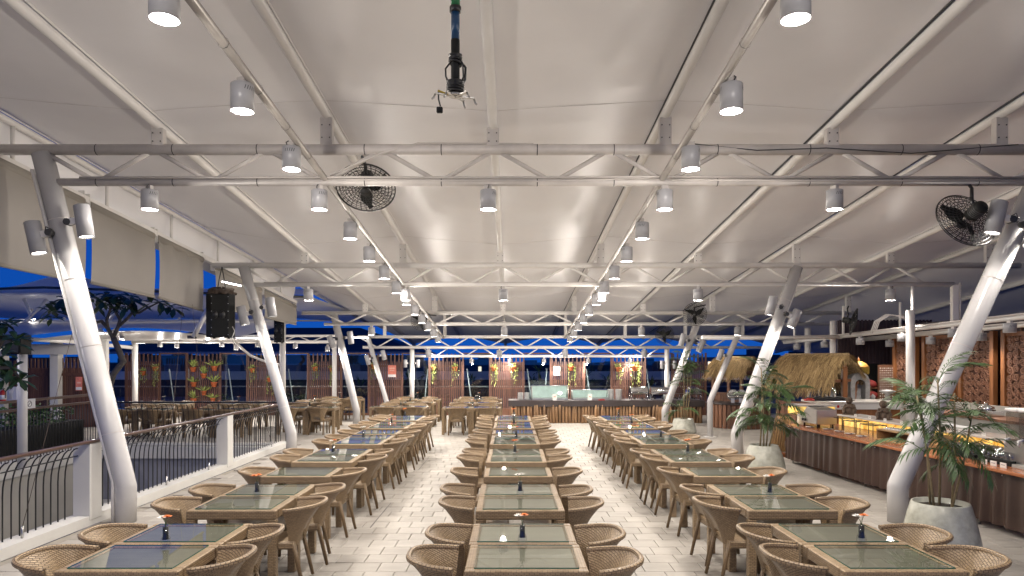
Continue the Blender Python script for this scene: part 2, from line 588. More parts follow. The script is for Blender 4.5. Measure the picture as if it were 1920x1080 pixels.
def onyx():
    m, nt, b = new_mat('backlit_onyx')
    geo = N(nt, 'ShaderNodeNewGeometry')
    nz = N(nt, 'ShaderNodeTexNoise', i_Scale=3.2, i_Detail=6.0, i_Distortion=1.6)
    nt.links.new(geo.outputs['Position'], nz.inputs['Vector'])
    ramp = N(nt, 'ShaderNodeValToRGB')
    ramp.color_ramp.elements[0].position = .3; ramp.color_ramp.elements[0].color = (.42, .20, .02, 1)
    ramp.color_ramp.elements[1].position = .7; ramp.color_ramp.elements[1].color = (1.0, .72, .22, 1)
    nt.links.new(nz.outputs['Fac'], ramp.inputs[0])
    nt.links.new(ramp.outputs[0], b.inputs['Base Color'])
    nt.links.new(ramp.outputs[0], b.inputs['Emission Color'])
    b.inputs['Emission Strength'].default_value = 1.1
    b.inputs['Roughness'].default_value = .2
    return m
M['onyx'] = onyx()


def translucent(m, col, amount):
    """thin coated fabric: part of the light passes through"""
    nt = m.node_tree
    b, out = nt.nodes['Principled BSDF'], nt.nodes['Material Output']
    tr = N(nt, 'ShaderNodeBsdfTranslucent'); tr.inputs[0].default_value = rgba(col)
    mx = N(nt, 'ShaderNodeMixShader'); mx.inputs[0].default_value = amount
    nt.links.new(b.outputs[0], mx.inputs[1]); nt.links.new(tr.outputs[0], mx.inputs[2])
    nt.links.new(mx.outputs[0], out.inputs['Surface'])
translucent(M['membrane'], (.85, .85, .85), .08)
translucent(M['membrane_far'], (.85, .85, .85), .42)
translucent(M['blind'], (.60, .58, .52), .15)
# ================================================================== SETTING
DECK_L, VOID_B, VOID_L = -5.40, 17.0, -10.3      # deck edge, back edge and left edge of the open stair void
# ground far below the roof terrace, out to the horizon
struct(MB().box((0, 400, -9.1), (3000, 3000, .2)).build('ground', M['ground']), 'dark city ground far below the terrace')

# terrace slabs (the tiles lie on them)
fl = MB()
fl.box((3.2, 11.5, -.16), (17.2, 31.0, .30))                # main deck  x -5.4..11.8, y -4..27
fl.box((-11.7, 22.0, -.161), (12.6, 10.0, .30))             # deck behind the void x -18..-5.4
fl.box((-15.15, 8.0, -.162), (9.7, 18.0, .30))              # terrace left of the void
floor_o = struct(fl.build('floor', M['grout']), 'terrace floor of pale square stone tiles')

TS = .30
def tile_mesh():
    mb = MB()
    g, b, h = .0027, .004, .012
    a = TS - g
    vs = [(g, g, -.012), (a, g, -.012), (a, a, -.012), (g, a, -.012),
          (g, g, h - b), (a, g, h - b), (a, a, h - b), (g, a, h - b),
          (g + b, g + b, h), (a - b, g + b, h), (a - b, a - b, h), (g + b, a - b, h)]
    fs = [(8, 9, 10, 11)]
    for k in range(4):
        j = (k + 1) % 4
        fs += [(k, j, 4 + j, 4 + k), (4 + k, 4 + j, 8 + j, 8 + k)]
    return vs, fs
TV, TF = tile_mesh()
tile_me = MB().add(TV, TF).mesh('tile', M['tile'])
cand = []
far = MB()
for k in range(-2, 90):
    y0 = k * TS
    for i in range(-70, 45):
        x0 = TS * (i + .37 * k)
        x1, y1 = x0 + TS, y0 + TS
        if x1 > 11.6 or y1 > 26.9 or x0 < -17.9 or y0 < 0: continue
        if x0 < DECK_L + .02 and y0 < VOID_B + .1:
            continue
        yc, xc = y0 + .15, x0 + .15
        if abs(xc) > 1.05 * yc + 2.2: continue
        z = rnd.uniform(-.0015, .0015)
        # tiles that stand clear of the table rows and are near enough to be told apart
        show = (4.3 < yc < 12.5) and (-1.95 < xc < -.55 or .7 < xc < 2.1)
        if show: cand.append((yc, x0, y0, z))
        else: far.add([(p[0] + x0, p[1] + y0, p[2] + z) for p in TV], TF)
cand.sort()
for q, (yc, x0, y0, z) in enumerate(cand):
    if q < 300:
        place('tile', tile_me, floor_o, (x0, y0, z))
    else:
        far.add([(p[0] + x0, p[1] + y0, p[2] + z) for p in TV], TF)
far.build('tiles', M['tile'], floor_o, kind='stuff')
for xj, ya, yb in ((-1.77, 8.7, 10.2), (-1.76, 13.2, 15.0), (1.98, 9.3, 11.7), (1.98, 13.5, 14.4)):
    MB().box((xj, (ya + yb) / 2, .0125), (.010, yb - ya, .004)).build('expansion_joint', M['dark_metal'], floor_o)
dr = thing('floor_drain', 'round dark drain cover in the floor beside the near right column', 'drain', (4.55, 9.35, .011))
MB().lathe([(.11, .0), (.11, .006), (.09, .008), (.0001, .008)], 20).build('cover', M['dark_metal'], dr)
for k in range(5):
    MB().box((0, -.06 + .03 * k, .0095), (.12, .008, .003)).build('slot', M['black'], dr)

# the stair void left of the deck: walls and ledges below floor level
vw = thing('stair_void_wall', 'slate painted wall of the stair void under the back deck', 'wall')
MB().box((-7.95, VOID_B - .06, -1.75), (4.66, .1, 2.9)).build('upper_wall', M['wall_slate'], vw)
MB().box((-7.95, VOID_B - .10, -.155), (4.70, .19, .28)).build('coping', M['wall_white'], vw)
MB().box((-7.95, VOID_B - .40, -1.35), (4.66, .56, .10)).build('ledge', M['wall_white'], vw)
MB().box((-7.95, VOID_B - .36, -2.5), (4.6, .5, 2.2)).build('lower_wall', M['wall_slate'], vw)
vw2 = thing('side_void_wall', 'pale beige wall along the far left side of the stair void', 'wall')
MB().box((VOID_L - .05, 8.0, -1.8), (.10, 18.0, 3.0)).build('wall_face', M['wall_beige'], vw2)
MB().box((VOID_L - .06, 8.0, -.15), (.28, 18.0, .31)).build('coping', M['wall_white'], vw2)
MB().box((-9.2, 14.6, -2.6), (1.5, .9, 2.4)).build('post_shadow_block', M['wall_slate'], vw2)  # slate block stands in for the shadow of a post
vf = struct(MB().box((-7.9, 8.0, -3.6), (5.2, 18, .2)).build('void_floor', M['wall_slate']), 'floor at the bottom of the stair void')
ve = thing('deck_edge_wall', 'plain wall under the dining deck edge facing the stair void', 'wall')
MB().box((DECK_L - .26, 6.4, -1.7), (.10, 20.9, 3.0)).build('wall_face', M['wall_beige'], ve)

# ------------------------------------------------------------------ ROOF
RX = [-6.8, -4.6, -2.4, -.23, 2.02, 4.2, 6.4, 8.5, 10.7, 12.8, 15.0]
def zraft(i, y):
    if i == 0: return 5.34 - .066 * (y - 9)
    if i == 9: return 4.80 - .100 * (y - 9)
    if i == 10: return 4.25 - .085 * (y - 9)
    if i % 2: return 5.13 - .100 * (y - 9)
    return 5.27 - .0914 * (y - 9)
RY0, RY1 = -5.0, 33.2
rafter_names = ['left edge', 'outer left valley', 'left ridge', 'centre valley', 'right ridge', 'right valley',
                'outer right ridge', 'far right valley', 'last right ridge', 'far right slope', 'far right edge']
for i, x in enumerate(RX):
    t = thing('roof_rafter', 'long white roof pipe under the canopy at the ' + rafter_names[i], 'rafter', (x, 0, 0), 0, 'roof rafters')
    r = .062 if i else .05
    MB().tube([(0, RY0, zraft(i, RY0) + r), (0, RY1, zraft(i, RY1) + r)], r, 12).build('pipe', M['white'], t)
    cl = MB()
    for s in (-1, 1):
        cl.tube([(s * .05, RY0, zraft(i, RY0) + r * 2.0), (s * .05, RY1, zraft(i, RY1) + r * 2.0)], .013, 6)
    cl.build('keder_track', M['dark_metal'] if i in (4, 5, 6) else M['white'], t)
roof = thing('roof_canopy', 'white tensile membrane roof over the dining deck', 'roof')
roof['kind'] = 'structure'
del roof['category']
for i in range(len(RX) - 1):
    xa, xb = RX[i], RX[i + 1]
    def fn(s, tt, i=i, xa=xa, xb=xb):
        ye = RY1 - .9 * math.sin(math.pi * s)
        y = RY0 + (ye - RY0) * tt
        z = zraft(i, y) * (1 - s) + zraft(i + 1, y) * s + .135
        ph = (y - 8.8) / 6.4 * math.pi
        z += -.035 * math.sin(math.pi * s) - .03 * math.sin(math.pi * s) * abs(math.sin(ph)) + .006 * math.sin(7 * s + 2.3 * y)
        return (xa + (xb - xa) * s, y, z)
    MB().grid(fn, 10, 70).build('membrane_panel', M['membrane'], roof)
# seams where the membrane widths are welded
sm = MB()
for ys in (8.75, 15.1, 21.5):
    for i in range(len(RX) - 1):
        pts = []
        for k in range(11):
            s = k / 10
            y = ys - .12 * math.sin(math.pi * s)
            ph = (y - 8.8) / 6.4 * math.pi
            z = zraft(i, y) * (1 - s) + zraft(i + 1, y) * s + .135 - .035 * math.sin(math.pi * s) - .03 * math.sin(math.pi * s) * abs(math.sin(ph)) + .006 * math.sin(7 * s + 2.3 * y)
            pts.append((RX[i] + (RX[i + 1] - RX[i]) * s, y, z - .003))
        sm.tube(pts, .004, 4)
sm.build('seam', M['white'], roof)

# side valance closing the gap between the left roof edge and the blinds
def fv(s, v):
    y = 3.0 + 19.0 * s
    zb = 5.02 - 1.25 * (y - 4) / 17.8
    return (-6.86 - .22 * v + .05 * math.sin(math.pi * v), y, (zraft(0, y) + .12) * (1 - v) + zb * v)
MB().grid(fv, 50, 6).build('side_valance', M['membrane'], roof)

# ------------------------------------------------------------------ TRUSSES
def truss(name, label, y, x0, x1, zt, zb, xb0, xb1, pitch, xn, rt=.070, rb=.052, rw=.030, plates=True, post=()):
    t = thing(name, label, 'truss', (0, y, 0), 0, 'roof trusses')
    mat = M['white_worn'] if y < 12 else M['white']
    MB().tube([(x0, 0, zt), (x1, 0, zt)], rt, 14).build('top_chord', mat, t)
    MB().tube([(xb0, 0, zb), (xb1, 0, zb)], rb, 12).build('bottom_chord', mat, t)
    k0 = int(math.ceil((xb0 - xn) / pitch)) - 1
    k = k0
    while xn + k * pitch < xb1:
        xt = xn + k * pitch
        for s in (-1, 1):
            xe = xt + s * pitch / 2
            if xe < xb0 - .02 or xe > xb1 + .02: continue
            if xt < x0 or xt > x1: continue
            MB().tube([(xt + s * .07, 0, zt - rt * .6), (xe - s * .045, 0, zb + rb * .5)], rw, 8).build('web_bar', mat, t)
        k += 1
    if plates:
        for i, x in enumerate(RX):
            if x0 < x < x1:
                h = zraft(i, y) + .02 - zt
                MB().box((x, 0, zt + h / 2), (.155, .10, h)).build('rafter_bracket', mat, t, .004)
                bl = MB()
                for bx in (-.05, .05):
                    for bz in (.35, .75):
                        bl.tube([(x + bx, -.052, zt + h * bz), (x + bx, -.062, zt + h * bz)], .009, 6)
                bl.build('bolt', M['dark_metal'], t)
    for px, pz in post:
        MB().box((px, 0, (zt + pz) / 2), (.11, .09, pz - zt)).build('upright', mat, t)
    return t

def conduit(t, pts, r=.012, mat='white_worn', name='conduit'):
    return MB().tube(pts, r, 6).build(name, M[mat], t)

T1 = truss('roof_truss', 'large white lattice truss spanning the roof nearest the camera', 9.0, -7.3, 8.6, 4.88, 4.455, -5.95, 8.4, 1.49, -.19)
T2 = truss('roof_truss', 'second white lattice truss, with the black loudspeaker hung at its left end', 15.4, -6.65, 11.4, 4.23, 3.80, -5.95, 9.94, 1.46, -.18, .066, .05)
T3 = truss('roof_truss', 'third white lattice truss behind the two small fans', 21.8, -6.6, 11.0, 3.59, 3.235, -5.9, 10.4, 1.45, -.15, .062, .048)
T4 = truss('roof_truss', 'fourth white lattice truss with blue sky showing between its bars', 25.2, -5.6, 9.4, 2.94, 2.55, -5.4, 9.2, 1.36, -.12, .058, .05, .026, False,
           [(x, zraft(i, 25.2)) for i, x in enumerate(RX[1:8], 1)])
T5 = truss('roof_truss', 'lowest white lattice truss right over the slatted screens', 25.62, -3.66, 5.85, 2.575, 2.235, -3.6, 5.8, 1.12, .02, .045, .05, .022, False)
# clips, cables and conduits on the nearest trusses
cl = MB()
for x in [-5.4, -4.4, -3.3, -1.9, -.9, .35, 1.35, 2.7, 3.9, 5.1, 6.1]:
    for zc, rc in ((4.88, .073), (4.455, .055)):
        cl.tube([(x + .006, 0, zc), (x - .006, 0, zc)], rc, 12, False)
cl.build('clip', M['dark_metal'], T1)
conduit(T1, [(-5.6, -.055, 4.50), (-2.7, -.06, 4.505), (-.3, -.06, 4.50), (1.8, -.06, 4.51), (6.9, -.06, 4.50)], .016)
conduit(T1, [(-2.3, -.065, 4.475), (.2, -.068, 4.445), (1.8, -.065, 4.49)], .010)
conduit(T1, [(2.1, -.062, 4.47), (4.2, -.066, 4.455), (7.2, -.06, 4.47)], .012)
conduit(T1, [(-2.35, -.05, 4.53), (-1.7, -.07, 4.80), (-1.2, -.05, 4.95), (.3, -.02, 4.952)], .011, 'white_worn', 'cable')
conduit(T1, [(2.3, -.05, 4.95), (3.2, -.07, 4.85), (4.1, -.072, 4.88), (5.2, -.072, 4.81), (6.6, -.06, 4.93)], .007, 'dark_metal', 'cable')
for t, zc, x0, x1 in ((T2, 3.845, -5.5, 9.9), (T3, 3.28, -5.5, 9.6)):
    conduit(t, [(x0, -.05, zc), (x1, -.05, zc)], .012)
    conduit(t, [(x0 + 2, -.06, zc - .07), (x0 + 5.2, -.062, zc - .09)], .009)

# ------------------------------------------------------------------ COLUMNS (bent at knee height, leaning outwards)
def column(label, x, y, xt, zt, zk=.48, r=.128):
    t = thing('leaning_column', label, 'column', (x, y, 0), 0, 'white leaning columns')
    d = Vector((xt - x, 0, zt - zk)).normalized()
    k_ = Vector((0, 0, zk))
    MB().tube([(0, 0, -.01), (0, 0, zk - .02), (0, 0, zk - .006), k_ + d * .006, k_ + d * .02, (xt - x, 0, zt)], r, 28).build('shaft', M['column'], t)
    bands = MB()
    for f in ((.16, .42, .62, .80) if r > .1 else ()):
        p = Vector((0, 0, zk)) + d * (f * (Vector((xt - x, 0, zt - zk)).length))
        bands.tube([p - d * .006, p + d * .006], r * 1.018, 24, False)
    if bands.v: bands.build('cable_band', M['white_worn'], t)
    return t
C = {}
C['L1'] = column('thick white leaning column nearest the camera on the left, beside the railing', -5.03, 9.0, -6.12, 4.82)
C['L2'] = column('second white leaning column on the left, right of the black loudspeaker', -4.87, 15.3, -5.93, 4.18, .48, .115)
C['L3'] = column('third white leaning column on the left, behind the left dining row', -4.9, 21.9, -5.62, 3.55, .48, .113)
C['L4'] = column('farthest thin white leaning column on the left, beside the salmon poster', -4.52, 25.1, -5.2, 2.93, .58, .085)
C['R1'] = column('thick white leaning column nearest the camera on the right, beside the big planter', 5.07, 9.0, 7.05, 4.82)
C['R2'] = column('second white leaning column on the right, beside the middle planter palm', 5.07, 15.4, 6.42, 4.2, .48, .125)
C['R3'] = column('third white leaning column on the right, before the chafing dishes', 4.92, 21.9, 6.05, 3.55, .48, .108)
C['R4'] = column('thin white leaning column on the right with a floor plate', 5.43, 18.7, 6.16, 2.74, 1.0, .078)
MB().box((0, 0, .022), (.30, .30, .015)).build('floor_plate', M['white'], C['R4'])
# drain pipe strapped to the near left column
MB().tube([(-.135, -.06, .02), (-.135, -.06, .55), (-.33, -.06, 1.3), (-1.17, -.08, 4.6)], .024, 8).build('drain_pipe', M['white'], C['L1'])
MB().tube([(.13, -.02, .02), (.13, -.02, .52), (1.42, -.02, 4.0)], .018, 8).build('drain_pipe', M['white'], C['R2'])

def post(label, x, y, z1, r=.075, z0=0.0):
    o = MB().tube([(0, 0, 0), (0, 0, z1 - z0)], r, 16)
    t = thing('round_post', label, 'post', (x, y, z0), 0, 'white round posts')
    o.build('shaft', M['white'], t)
    MB().lathe([(r * 1.5, .0), (r * 1.5, .025), (r * 1.02, .03)], 16).build('base_plate', M['white'], t)
    return t
post('white vertical post carrying the left end of the lowest truss', -3.66, 25.62, 2.6, .085)
post('white vertical post at the right end of the lowest truss, behind the chafing dishes', 5.83, 25.62, 2.6, .09)
post('white vertical post behind the second left leaning column', -7.28, 22.0, 3.45, .092)
post('white vertical post between the slatted screens behind the left tables', -6.42, 25.1, 2.75, .085)
post('white vertical post at the left end of the plant screen', -12.55, 23.0, 2.72, .09)
post('white vertical post before the carved screens on the right', 8.72, 15.0, 3.2, .088)
post('white vertical post rising behind the thatched stall', 9.0, 19.2, 3.2, .08)
post('white vertical post above the far thatched stall', 10.2, 23.6, 3.2, .10)

# ------------------------------------------------------------------ LIGHT RAILS
def railz(y): return 4.49 - .1005 * (y - 9.0)
for s, x, lab in ((-1, -2.42, 'left'), (1, 1.98, 'right')):
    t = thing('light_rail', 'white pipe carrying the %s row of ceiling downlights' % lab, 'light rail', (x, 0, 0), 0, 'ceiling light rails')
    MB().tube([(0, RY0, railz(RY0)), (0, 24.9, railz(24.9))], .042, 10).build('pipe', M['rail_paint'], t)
    wv = MB()
    pts = []
    for k in range(60):
        y = RY0 + k * .5
        pts.append((s * .045 + .008 * math.sin(k * 1.7), y, railz(y) + .025 + .012 * math.sin(k * 2.3)))
    wv.tube(pts, .008, 5)
    wv.build('cable', M['dark_metal'], t)
    ck = MB()
    for k in range(34):
        y = -3 + k * .8
        ck.tube([(0, y - .006, railz(y)), (0, y + .006, railz(y))], .05, 8, False)
    ck.build('clip', M['dark_metal'], t)

# right-hand rails over the buffet
def rzA(y): return 2.87 - .0205 * (y - 12.4)
for x, lab, dz, y0, y1 in ((9.0, 'front', 0, 6.0, 22.6), (10.2, 'rear', -.03, 8.0, 20.0)):
    t = thing('light_rail', 'white pipe with short downlights over the buffet, %s one' % lab, 'light rail', (x, 0, 0), 0, 'buffet light rails')
    MB().tube([(0, y0, rzA(y0) + dz), (0, y1, rzA(y1) + dz)], .048, 10).build('pipe', M['white'], t)
    MB().tube([(-.07, y0, rzA(y0) + dz + .05), (-.07, y1, rzA(y1) + dz + .05)], .018, 6).build('conduit', M['white_worn'], t)
    for yh in ((15.4, 18.6, 21.8) if lab == 'front' else (12.0, 18.0)):
        MB().tube([(.0, yh, rzA(yh) + dz), (.0, yh, 3.85 - .09 * (yh - 15.4))], .035, 8).build('hanger', M['white'], t)
t = thing('hanger_post', 'white square post hanging from the second truss over the buffet rail', 'post', (9.94, 15.4, 0))
MB().box((0, 0, 3.38), (.13, .10, .82)).build('shaft', M['white'], t)
MB().tube([(.11, -.02, 2.98), (.11, -.02, 3.84)], .022, 6).build('conduit', M['white'], t)
# cross pipes near the right end
for k, (y, z, xa, xb) in enumerate(((18.7, 2.72, 5.2, 9.0), (21.8, 2.78, 6.0, 10.2))):
    t = thing('cross_pipe', ['white cross pipe at the top of the thin right column', 'white cross pipe behind the small right fan'][k], 'pipe', (0, y, 0))
    MB().tube([(xa, 0, z), (xb, 0, z)], .045, 10).build('pipe', M['white'], t)
    MB().tube([(xa, -.05, z + .05), ((xa + xb) / 2, -.06, z + .02), (xb, -.05, z + .06)], .014, 6).build('conduit', M['white_worn'], t)
# bundle of bent conduits above the stall
t = thing('conduit_bundle', 'bundle of bent pale conduits arching above the thatched stall', 'conduit', (0, 17.0, 0))
for k in range(4):
    x = 8.25 + k * .06
    MB().tube([at(1632 + 3 * k, 625, 17) - Vector((0, 17, 0)), at(1640 + 3 * k, 603, 17) - Vector((0, 17, 0)), at(1660 + 3 * k, 590, 17) - Vector((0, 17, 0)),
               at(1690, 592 + k, 17) - Vector((0, 17, 0)), at(1710, 604 + k, 17) - Vector((0, 17, 0))], .014, 6).build('conduit', M['white_worn'], t)
# ================================================================== LAMPS
def lamp_data(name, power, angle, blend, radius):
    l = bpy.data.lights.new(name, 'SPOT')
    l.energy = power; l.color = LAMP
    l.spot_size = R(angle); l.spot_blend = blend
    l.shadow_soft_size = radius
    return l
L_DOWN = lamp_data('downlight_lamp', K_DOWN, 150, .9, .085)
L_LEAK = bpy.data.lights.new('ceiling_fill_lamp', 'POINT')      # extra lamp added under each can to brighten the ceiling
L_LEAK.energy, L_LEAK.color, L_LEAK.shadow_soft_size = 43.0, LAMP, .045
L_FILL_S = L_LEAK.copy(); L_FILL_S.energy = 22.0
L_ANNEX = bpy.data.lights.new('annex_lamp', 'POINT')
L_ANNEX.energy, L_ANNEX.color, L_ANNEX.shadow_soft_size = 170.0, LAMP, .06
L_SHORT = lamp_data('buffet_lamp', K_DOWN * .50, 140, .9, .08)
L_FAR = lamp_data('far_lamp', K_DOWN * .85, 150, .9, .08)
L_SPOT = lamp_data('column_lamp', K_SPOT, 105, 1.0, .05)

def cyl(mb, r, z0, z1, seg=20, wall=.008, deep=.03):
    """open-bottomed can with a recessed mouth"""
    return mb.lathe([(r - wall, z0 + deep), (r - wall, z0), (r, z0), (r, z1 - .008), (r - .008, z1), (.0001, z1)], seg)

def make_downlight(h=.255, r=.105, lens='lens', lamp=L_DOWN, hook=True):
    """hangs from z = 0"""
    t = thing('downlight', 'x', 'downlight')
    zt = -.055
    cyl(MB(), r, zt - h, zt).build('housing', M['can'], t)
    MB().lathe([(.0001, zt - h + .022), (r - .009, zt - h + .022)], 20).build('lens', M[lens], t)
    vs = MB()
    for a0 in (-100, 80):
        for k in range(5):
            a = R(a0 - 26 + 13 * k)
            a2 = a + .10
            p = [(math.cos(a) * (r + .001), math.sin(a) * (r + .001), zt - .072), (math.cos(a + .06) * (r + .001), math.sin(a + .06) * (r + .001), zt - .072),
                 (math.cos(a2 + .06) * (r + .001), math.sin(a2 + .06) * (r + .001), zt - .034), (math.cos(a2) * (r + .001), math.sin(a2) * (r + .001), zt - .034)]
            vs.add(p, [(0, 1, 2, 3)])
    vs.build('vent_slots', M['dark_metal'], t, 0, 'stuff')
    MB().box((0, 0, -.025), (.05, .09, .062)).build('bracket', M['white_worn'], t)
    if hook:
        MB().tube([(.03, .02, .01), (.055, .03, -.01), (.05, .02, -.03), (.035, .01, -.056)], .007, 5).build('cable', M['dark_metal'], t)
    lo = bpy.data.objects.new('bulb', lamp)
    COL.objects.link(lo); lo.parent = t
    lo.location = (0, 0, zt - h + .012)
    if lamp in (L_DOWN, L_FAR):
        lo = bpy.data.objects.new('ceiling_fill', L_LEAK if lamp is L_DOWN else L_FILL_S)
        COL.objects.link(lo); lo.parent = t
        lo.location = (0, 0, zt - h - .034)
    return t

dl = make_downlight()
used = [False]
def put_down(x, y, z, label, group):
    if not used[0]:
        used[0] = True
        o = dl; o.location = (x, y, z); o['label'] = label
    else:
        o = dup(dl, (x, y, z), rnd.uniform(0, 6.28), label)
    o['group'] = group
    return o

for lab, x in (('left', -2.50), ('right', 2.06)):
    ys = [.7, 2.15, 3.6] + [4.97 + 1.445 * k for k in range(14) if abs(4.97 + 1.445 * k - 9.3) > .4]
    for k, y in enumerate(ys):
        put_down(x, y, railz(y) + .012, 'white cylinder downlight on the %s ceiling rail, %s from the front' % (lab, ORD[k]), 'downlights on the two ceiling rails')
trow = [('first', 9.0, 4.405, [(-4.72, 'far left'), (-2.5, 'left'), (-.29, 'middle'), (2.02, 'right'), (4.24, 'far right'), (6.9, 'outermost right')]),
        ('second', 15.4, 3.755, [(-4.52, 'far left'), (-2.35, 'left'), (-.16, 'middle'), (2.04, 'right'), (4.2, 'far right'), (8.5, 'outermost right')]),
        ('third', 21.8, 3.19, [(-4.4, 'far left'), (-.2, 'middle'), (4.15, 'far right'), (7.2, 'outermost right')]),
        ('fourth', 25.2, 2.505, [(-3.0, 'left'), (-.4, 'middle'), (2.0, 'right'), (4.9, 'far right')])]
for nm, y, z, xs in trow:
    for x, w in xs:
        put_down(x, y, z, 'white cylinder downlight under the %s truss, %s one' % (nm, w), 'downlights under the trusses')
dls = make_downlight(.17, .105, 'lens_soft', L_SHORT, False)
first = True
for lab, x, dz, ys in (('front', 9.0, 0, [9.4, 10.9, 12.4, 13.97, 15.8, 17.7, 19.7, 21.6]), ('rear', 10.2, -.03, [13.2, 14.9, 16.7, 18.5])):
    for k, y in enumerate(ys):
        lb = 'short white downlight on the %s buffet rail, %s from the front' % (lab, ORD[k])
        if first:
            first = False; o = dls; o.location = (x, y, rzA(y) + dz - .03); o['label'] = lb
        else:
            o = dup(dls, (x, y, rzA(y) + dz - .03), 0, lb)
        o['group'] = 'downlights on the buffet rails'
# small downlights on the lowest truss and the left annex beam
dlf = make_downlight(.16, .075, 'lens', L_FAR, False)
spots = [(-1.45, 25.62, 2.19, 'small downlight on the lowest truss above the plant screens, left one'),
         (-.02, 25.62, 2.19, 'small glaring downlight on the lowest truss above the plant screens, middle one'),
         (1.25, 25.62, 2.19, 'small dim downlight on the lowest truss above the white notice'),
         (2.9, 25.62, 2.19, 'small downlight on the lowest truss left of the right flower pots'),
         (4.45, 25.62, 2.19, 'small downlight on the lowest truss above the right flower pots')]
for k, (u, v, d, w) in enumerate([(300, 640, 22.9, 'first'), (332, 642, 22.9, 'second'), (389, 634, 22.9, 'third'), (416, 640, 22.9, 'fourth'), (443, 646, 22.9, 'fifth'), (483, 640, 22.9, 'sixth'), (554, 642, 22.9, 'seventh'), (614, 648, 22.9, 'eighth')]):
    p = at(u, v, d)
    spots.append((p.x, p.y, p.z + .03, 'small white downlight under the annex beam at left, %s from the left' % w))
annex = []
for u, v, d, w in ((188, 616, 19.6, 'near the frangipani tree, left one'), (228, 627, 19.6, 'near the frangipani tree, right one'), (60, 580, 24.5, 'under the upper canopy at far left')):
    p = at(u, v, d)
    annex.append((p.x, p.y, p.z + .02, 'small annex downlight ' + w))
for x, y, z, w in ((-17.5, 27.0, 3.75, 'left'), (-13.0, 27.0, 3.75, 'middle'), (-9.5, 27.5, 3.75, 'right')):  # lamps added to light the canopy from below
    annex.append((x, y, z, 'added lamp lighting the underside of the upper canopy, %s one' % w))
for x, y, w in ((-11.5, 9.0, 'nearer'), (-11.5, 13.0, 'farther')):  # unseen lamps added to brighten the dark stair void
    annex.append((x, y, 3.6, 'added unseen lamp lighting the stair void from the left terrace, %s one' % w))
for k, (x, y, z, lb) in enumerate(spots):
    if k == 0: o = dlf; o.location = (x, y, z); o['label'] = lb
    else: o = dup(dlf, (x, y, z), 0, lb)
    o['group'] = 'small downlights at the back'

dla = make_downlight(.10, .075, 'lens', L_ANNEX, False)
dla.children[-1].location.z -= .06
build_kids(dla)
for k, (x, y, z, lb) in enumerate(annex):
    if k == 0: o = dla; o.location = (x, y, z); o['label'] = lb
    else: o = dup(dla, (x, y, z), 0, lb)
    o['group'] = 'annex downlights'

# ---- cylinder spots clamped to the columns
def make_spot(L=.42, r=.098):
    """origin at the clamp; can points along -Z of the thing"""
    t = thing('column_spotlight', 'x', 'spotlight')
    cyl(MB(), r, -L * .55, L * .45, 18, .008, .03).build('housing', M['can'], t)
    MB().lathe([(.0001, -L * .55 + .022), (r - .009, -L * .55 + .022)], 18).build('lens', M['lens'], t)
    MB().box((r + .05, 0, 0), (.11, .07, .08)).build('bracket', M['white'], t)
    MB().tube([(r + .1, -.05, .0), (r + .1, .05, .0)], .045, 10).build('clamp', M['dark_metal'], t)
    MB().tube([(r + .06, -.03, .03), (r + .10, -.06, .07), (r + .16, -.04, .02)], .008, 5).build('cable', M['dark_metal'], t)
    lo = bpy.data.objects.new('bulb', L_SPOT)
    COL.objects.link(lo); lo.parent = t
    lo.location = (0, 0, -L * .55 + .01)
    return t
sp0 = make_spot()
sp_used = [False]
def put_spot(p, tilt, flip, label, scale=1.0):
    """tilt: lean of the can about Y (radians), flip: bracket to the left"""
    rot = Matrix.Rotation(tilt, 4, 'Y') @ (Matrix.Rotation(math.pi, 4, 'Z') if flip else Matrix())
    e = rot.to_euler()
    if not sp_used[0]:
        sp_used[0] = True
        o = sp0; o.location = p; o.rotation_euler = e; o['label'] = label; o.scale = (scale,) * 3
    else:
        o = dup(sp0, p, None, label, scale, e)
    o['group'] = 'spotlights clamped to the columns'
tl = math.atan2(1.09, 4.34)
put_spot(at(66, 443, 8.85), -R(13) , False, 'white cylinder spotlight on the left of the near left column')
put_spot(at(157, 412, 8.85), -R(9), True, 'white cylinder spotlight on the right of the near left column')
put_spot(at(1868, 405, 8.75), R(14), False, 'white cylinder spotlight on the left of the near right column, below the fan')
put_spot(at(1945, 432, 8.85), R(22), True, 'white cylinder spotlight on the right of the near right column')
put_spot(at(455, 590, 15.1), -R(14), False, 'white cylinder spotlight beside the black loudspeaker')
put_spot(at(508, 574, 15.1), -R(9), True, 'white cylinder spotlight on the right of the second left column')
put_spot(at(1447, 572, 15.2), R(14), False, 'white cylinder spotlight on the left of the second right column')
put_spot(at(1490, 596, 15.2), R(24), True, 'white cylinder spotlight on the right of the second right column')
put_spot(at(621, 640, 21.8), -R(22), False, 'white cylinder spotlight on the left of the third left column', .95)
put_spot(at(657, 632, 21.8), -R(8), True, 'white cylinder spotlight on the right of the third left column', .95)
put_spot(at(1280, 636, 21.8), R(14), False, 'white cylinder spotlight on the left of the third right column', .95)
put_spot(at(1315, 648, 21.8), R(24), True, 'white cylinder spotlight on the right of the third right column', .95)
put_spot(at(689, 674, 25.0), -R(16), False, 'small cylinder spotlight left of the farthest left column, above the hanging vine', .85)
put_spot(at(719, 665, 25.0), -R(14), True, 'small cylinder spotlight right of the farthest left column, above the salmon poster', .85)
put_spot(at(1351, 664, 18.5), R(20), False, 'white cylinder spotlight left of the thin right column', .72)
put_spot(at(760, 681, 25.6), 0, False, 'upright spotlight on the left of the post at the lowest truss', .7)
put_spot(at(784, 681, 25.6), 0, True, 'upright spotlight on the right of the post at the lowest truss', .7)
put_spot(at(1241, 683, 25.6), 0, False, 'upright spotlight left of the post behind the chafing dishes', .7)
